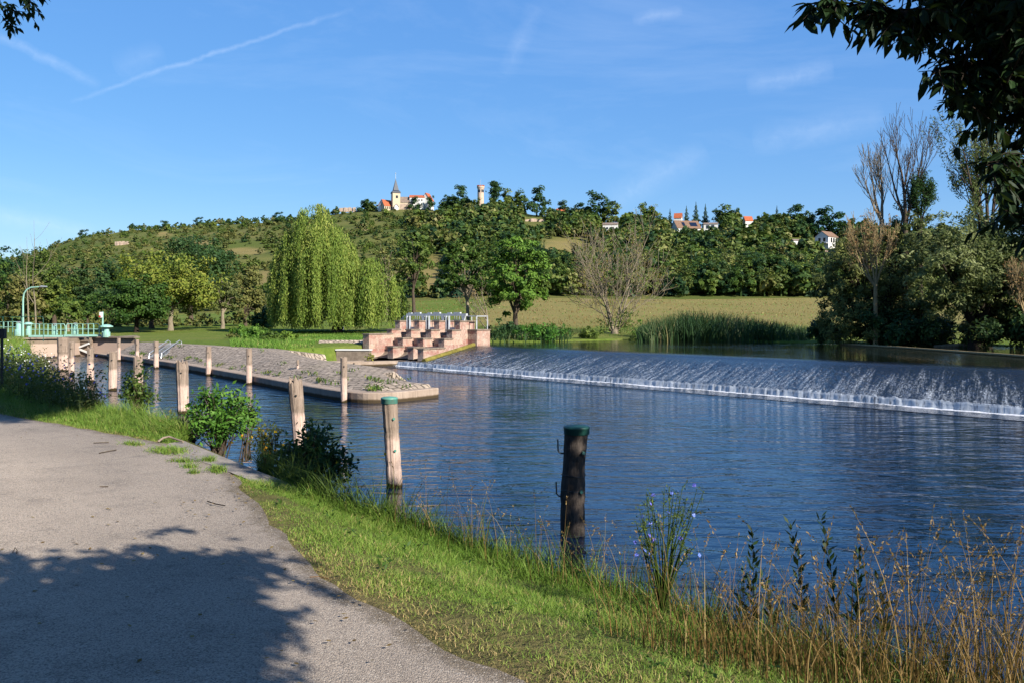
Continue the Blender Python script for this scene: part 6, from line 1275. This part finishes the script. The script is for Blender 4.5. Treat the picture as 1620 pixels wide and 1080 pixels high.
# tree behind the camera that shades the path at the lower left
T1 = np.array([-2.2, -6.0, 1.38]); o = empty('shade_tree', T1, 'tree behind the viewer that shades the lower left part of the path', 'tree'); lv = MB(); tr = MB(); g = np.random.default_rng(16)
C1 = crown(lv, g, np.array([-.6, -3.0, 7.1]) - T1, (3.7, 3.2, 1.9), 110, 15000, .17, .4, .8, .3, .26, -1)
SH = np.array([(-420, 905), (60, 885), (190, 880), (250, 850), (300, 880), (400, 872), (418, 905), (400, 950), (425, 1010), (408, 1060), (430, 1130), (380, 1500), (-700, 1500)], float)
ns = 0; qs = []
while ns < 3600:
    px, py = g.uniform(-700, 440), g.uniform(850, 1500)
    if sdist(np.array([px]), np.array([py]), SH)[0] < g.uniform(-6, 22): continue
    q = G(px, py, PZ); zt_ = g.uniform(4.5, 5.3); qs.append(q + SDIR * (zt_ - PZ) / SDIR[2] - T1); ns += 1
fs = []
for ln, n_ in (([(330, 905), (400, 897), (470, 918), (535, 946)], 70), ([(380, 876), (440, 884), (488, 890)], 30), ([(330, 965), (420, 968), (468, 976)], 45), ([(400, 1030), (440, 1040)], 16), ([(230, 850), (270, 838), (300, 842)], 24)):
    A_ = dens(np.array(ln, float), 8)
    for k in range(n_):
        c = A_[g.integers(0, len(A_))] + g.normal(size=2) * [5, 2]; q = G(c[0], c[1], PZ); fs.append(q + SDIR * (g.uniform(4.5, 4.8) - PZ) / SDIR[2] - T1)
    tr.tube(np.array([G(c[0], c[1], PZ) + SDIR * (4.65 - PZ) / SDIR[2] - T1 for c in A_]), .012, 5)
fs = np.repeat(np.array(fs), 2, 0); lv.leaves(fs + g.normal(size=fs.shape) * .03, .075, np.tile([SDIR], (len(fs), 1)), .4, g=g)
qs = np.repeat(np.array(qs), 7, 0); lv.leaves(qs + g.normal(size=qs.shape) * .07, .13, np.tile([SDIR], (len(qs), 1)), .45, g=g)
for (cx, cy, cz, r) in ((2.2, -.3, 5.7, .55), (2.9, .1, 5.6, .4), (1.5, .2, 5.8, .5), (3.1, -.9, 5.8, .5), (3.4, -.2, 5.5, .28), (2.6, .55, 5.5, .25), (.9, -.2, 5.8, .6)): crown(lv, g, np.array([cx, cy, cz]) - T1, (r, r, r * .6), 12, 420, .13, .4, .8, .3, .4, -1)
for (cx, cy, cz, rx, ry, rz_) in ((-5.5, -4.5, 7.6, 3.4, 3.2, 2.2), (3.6, -5.5, 7.8, 3.2, 3.0, 2.2), (-1, -8, 8.6, 4, 3, 2.4)): crown(lv, g, np.array([cx, cy, cz]) - T1, (rx, ry, rz_), 70, 7000, .22, .45, .8, .3, .28, -1)  # outer crowns, out of view, added to keep sky light off the path
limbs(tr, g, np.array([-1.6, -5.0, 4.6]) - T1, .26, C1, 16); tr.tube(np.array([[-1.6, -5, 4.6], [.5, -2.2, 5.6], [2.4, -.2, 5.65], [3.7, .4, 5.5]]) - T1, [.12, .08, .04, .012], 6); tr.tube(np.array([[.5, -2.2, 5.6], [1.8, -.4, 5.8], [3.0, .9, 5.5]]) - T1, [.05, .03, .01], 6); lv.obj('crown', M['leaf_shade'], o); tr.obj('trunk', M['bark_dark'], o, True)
# ash at the left whose twig tips dip into the upper left corner
T3 = np.array([-10.5, 6.5, 1.38]); o = empty('ash_tree', T3, 'ash tree left of the path with a leaf tuft dipping into the upper left corner', 'tree'); lv = MB(); tr = MB(); st = MB(); g = np.random.default_rng(17)
C3 = crown(lv, g, np.array([-3.6, 10.2, 9.6]) - T3, (2.9, 2.2, 1.6), 60, 7000, .16, .38, .8, .3, .26, -1); C4 = crown(lv, g, np.array([-8.5, 8.5, 9.2]) - T3, (3.2, 3.0, 2.2), 70, 8000, .16, .38, .8, .3, .26, -1)
qs = []
for k in range(2400):
    px, py = g.uniform(-220, 150), g.uniform(588, 668)
    if py < 588 + max(px, 0) * .3: continue
    if py > 668 - max(px, 0) * .16: continue
    q = G(px, py, 1.38); zt_ = max(8.6, (.42 * q[1] + 3.67) / 1.483 + .4) + g.uniform(0, 1.2); qs.append(q + SDIR * (zt_ - 1.38) / SDIR[2] - T3)
qs = np.repeat(np.array(qs), 9, 0); lv.leaves(qs + g.normal(size=qs.shape) * .16, .17, np.tile([SDIR], (len(qs), 1)), .45, g=g); tr.tube(np.array([[-9.2, 7.4, 5.4], [-5, 8, 8.2], [-1, 8, 9.0], [1.5, 7.6, 9.2]]) - T3, [.14, .1, .05, .015], 6)
limbs(tr, g, np.array([-9.2, 7.4, 5.4]) - T3, .28, np.vstack([C3, C4]), 18); Ltip = np.array([P(-160, -120, 8.6), P(-60, -60, 8.4), P(10, -10, 8.2)]); tr.tube(np.vstack([[-9.2, 7.4, 5.4], [-7.4, 8.2, 6.6], Ltip]) - T3, [.1, .07, .03, .02, .006], 6)
for q in range(110):
    px, py = g.uniform(-120, 56), g.uniform(-90, 32)
    if px > 58 - max(0, py) * .5: continue
    spray(lv, st, g, P(px, py, g.uniform(7.9, 8.5)) - T3, g.normal(size=3) * .5 + [.5, 0, -.4], .17, 9, .085)
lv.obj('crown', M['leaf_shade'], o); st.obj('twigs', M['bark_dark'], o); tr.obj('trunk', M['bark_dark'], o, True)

# unseen thicket added left of and behind the viewer to darken the path shadow
g = np.random.default_rng(23); o = empty('light_blocking_thicket', (-11.5, 2.5, 1.38), 'thicket along the landward side of the path left of the viewer', 'thicket'); c0 = np.array([-11.5, 2.5, 1.38]); lv = MB(); tr = MB()
for (cx, cy, cz, rx, rz_) in ((-9.5, -4.5, 4.2, 3.0, 3.2), (-10.5, .5, 4.4, 2.8, 3.4), (-12.5, 5, 4.6, 3.0, 3.4), (-16, 9.5, 4.4, 3.2, 3.2), (-20, 14, 4.2, 3.2, 3.0), (-6, -9, 4.6, 3.4, 3.6), (0, -12, 5, 4, 3.8), (6.5, -9, 4.8, 3.6, 3.6)):
    C = crown(lv, g, np.array([cx, cy, cz]) - c0, (rx, rx, rz_), 60, 4500, .26, .45, .8, .4, .3, -1); limbs(tr, g, np.array([cx, cy, cz]) - c0, .12, C, 6, np.array([cx, cy, 1.3]) - c0)
lv.obj('foliage', M['leaf_shade'], o); tr.obj('stems', M['bark_dark'], o, True)
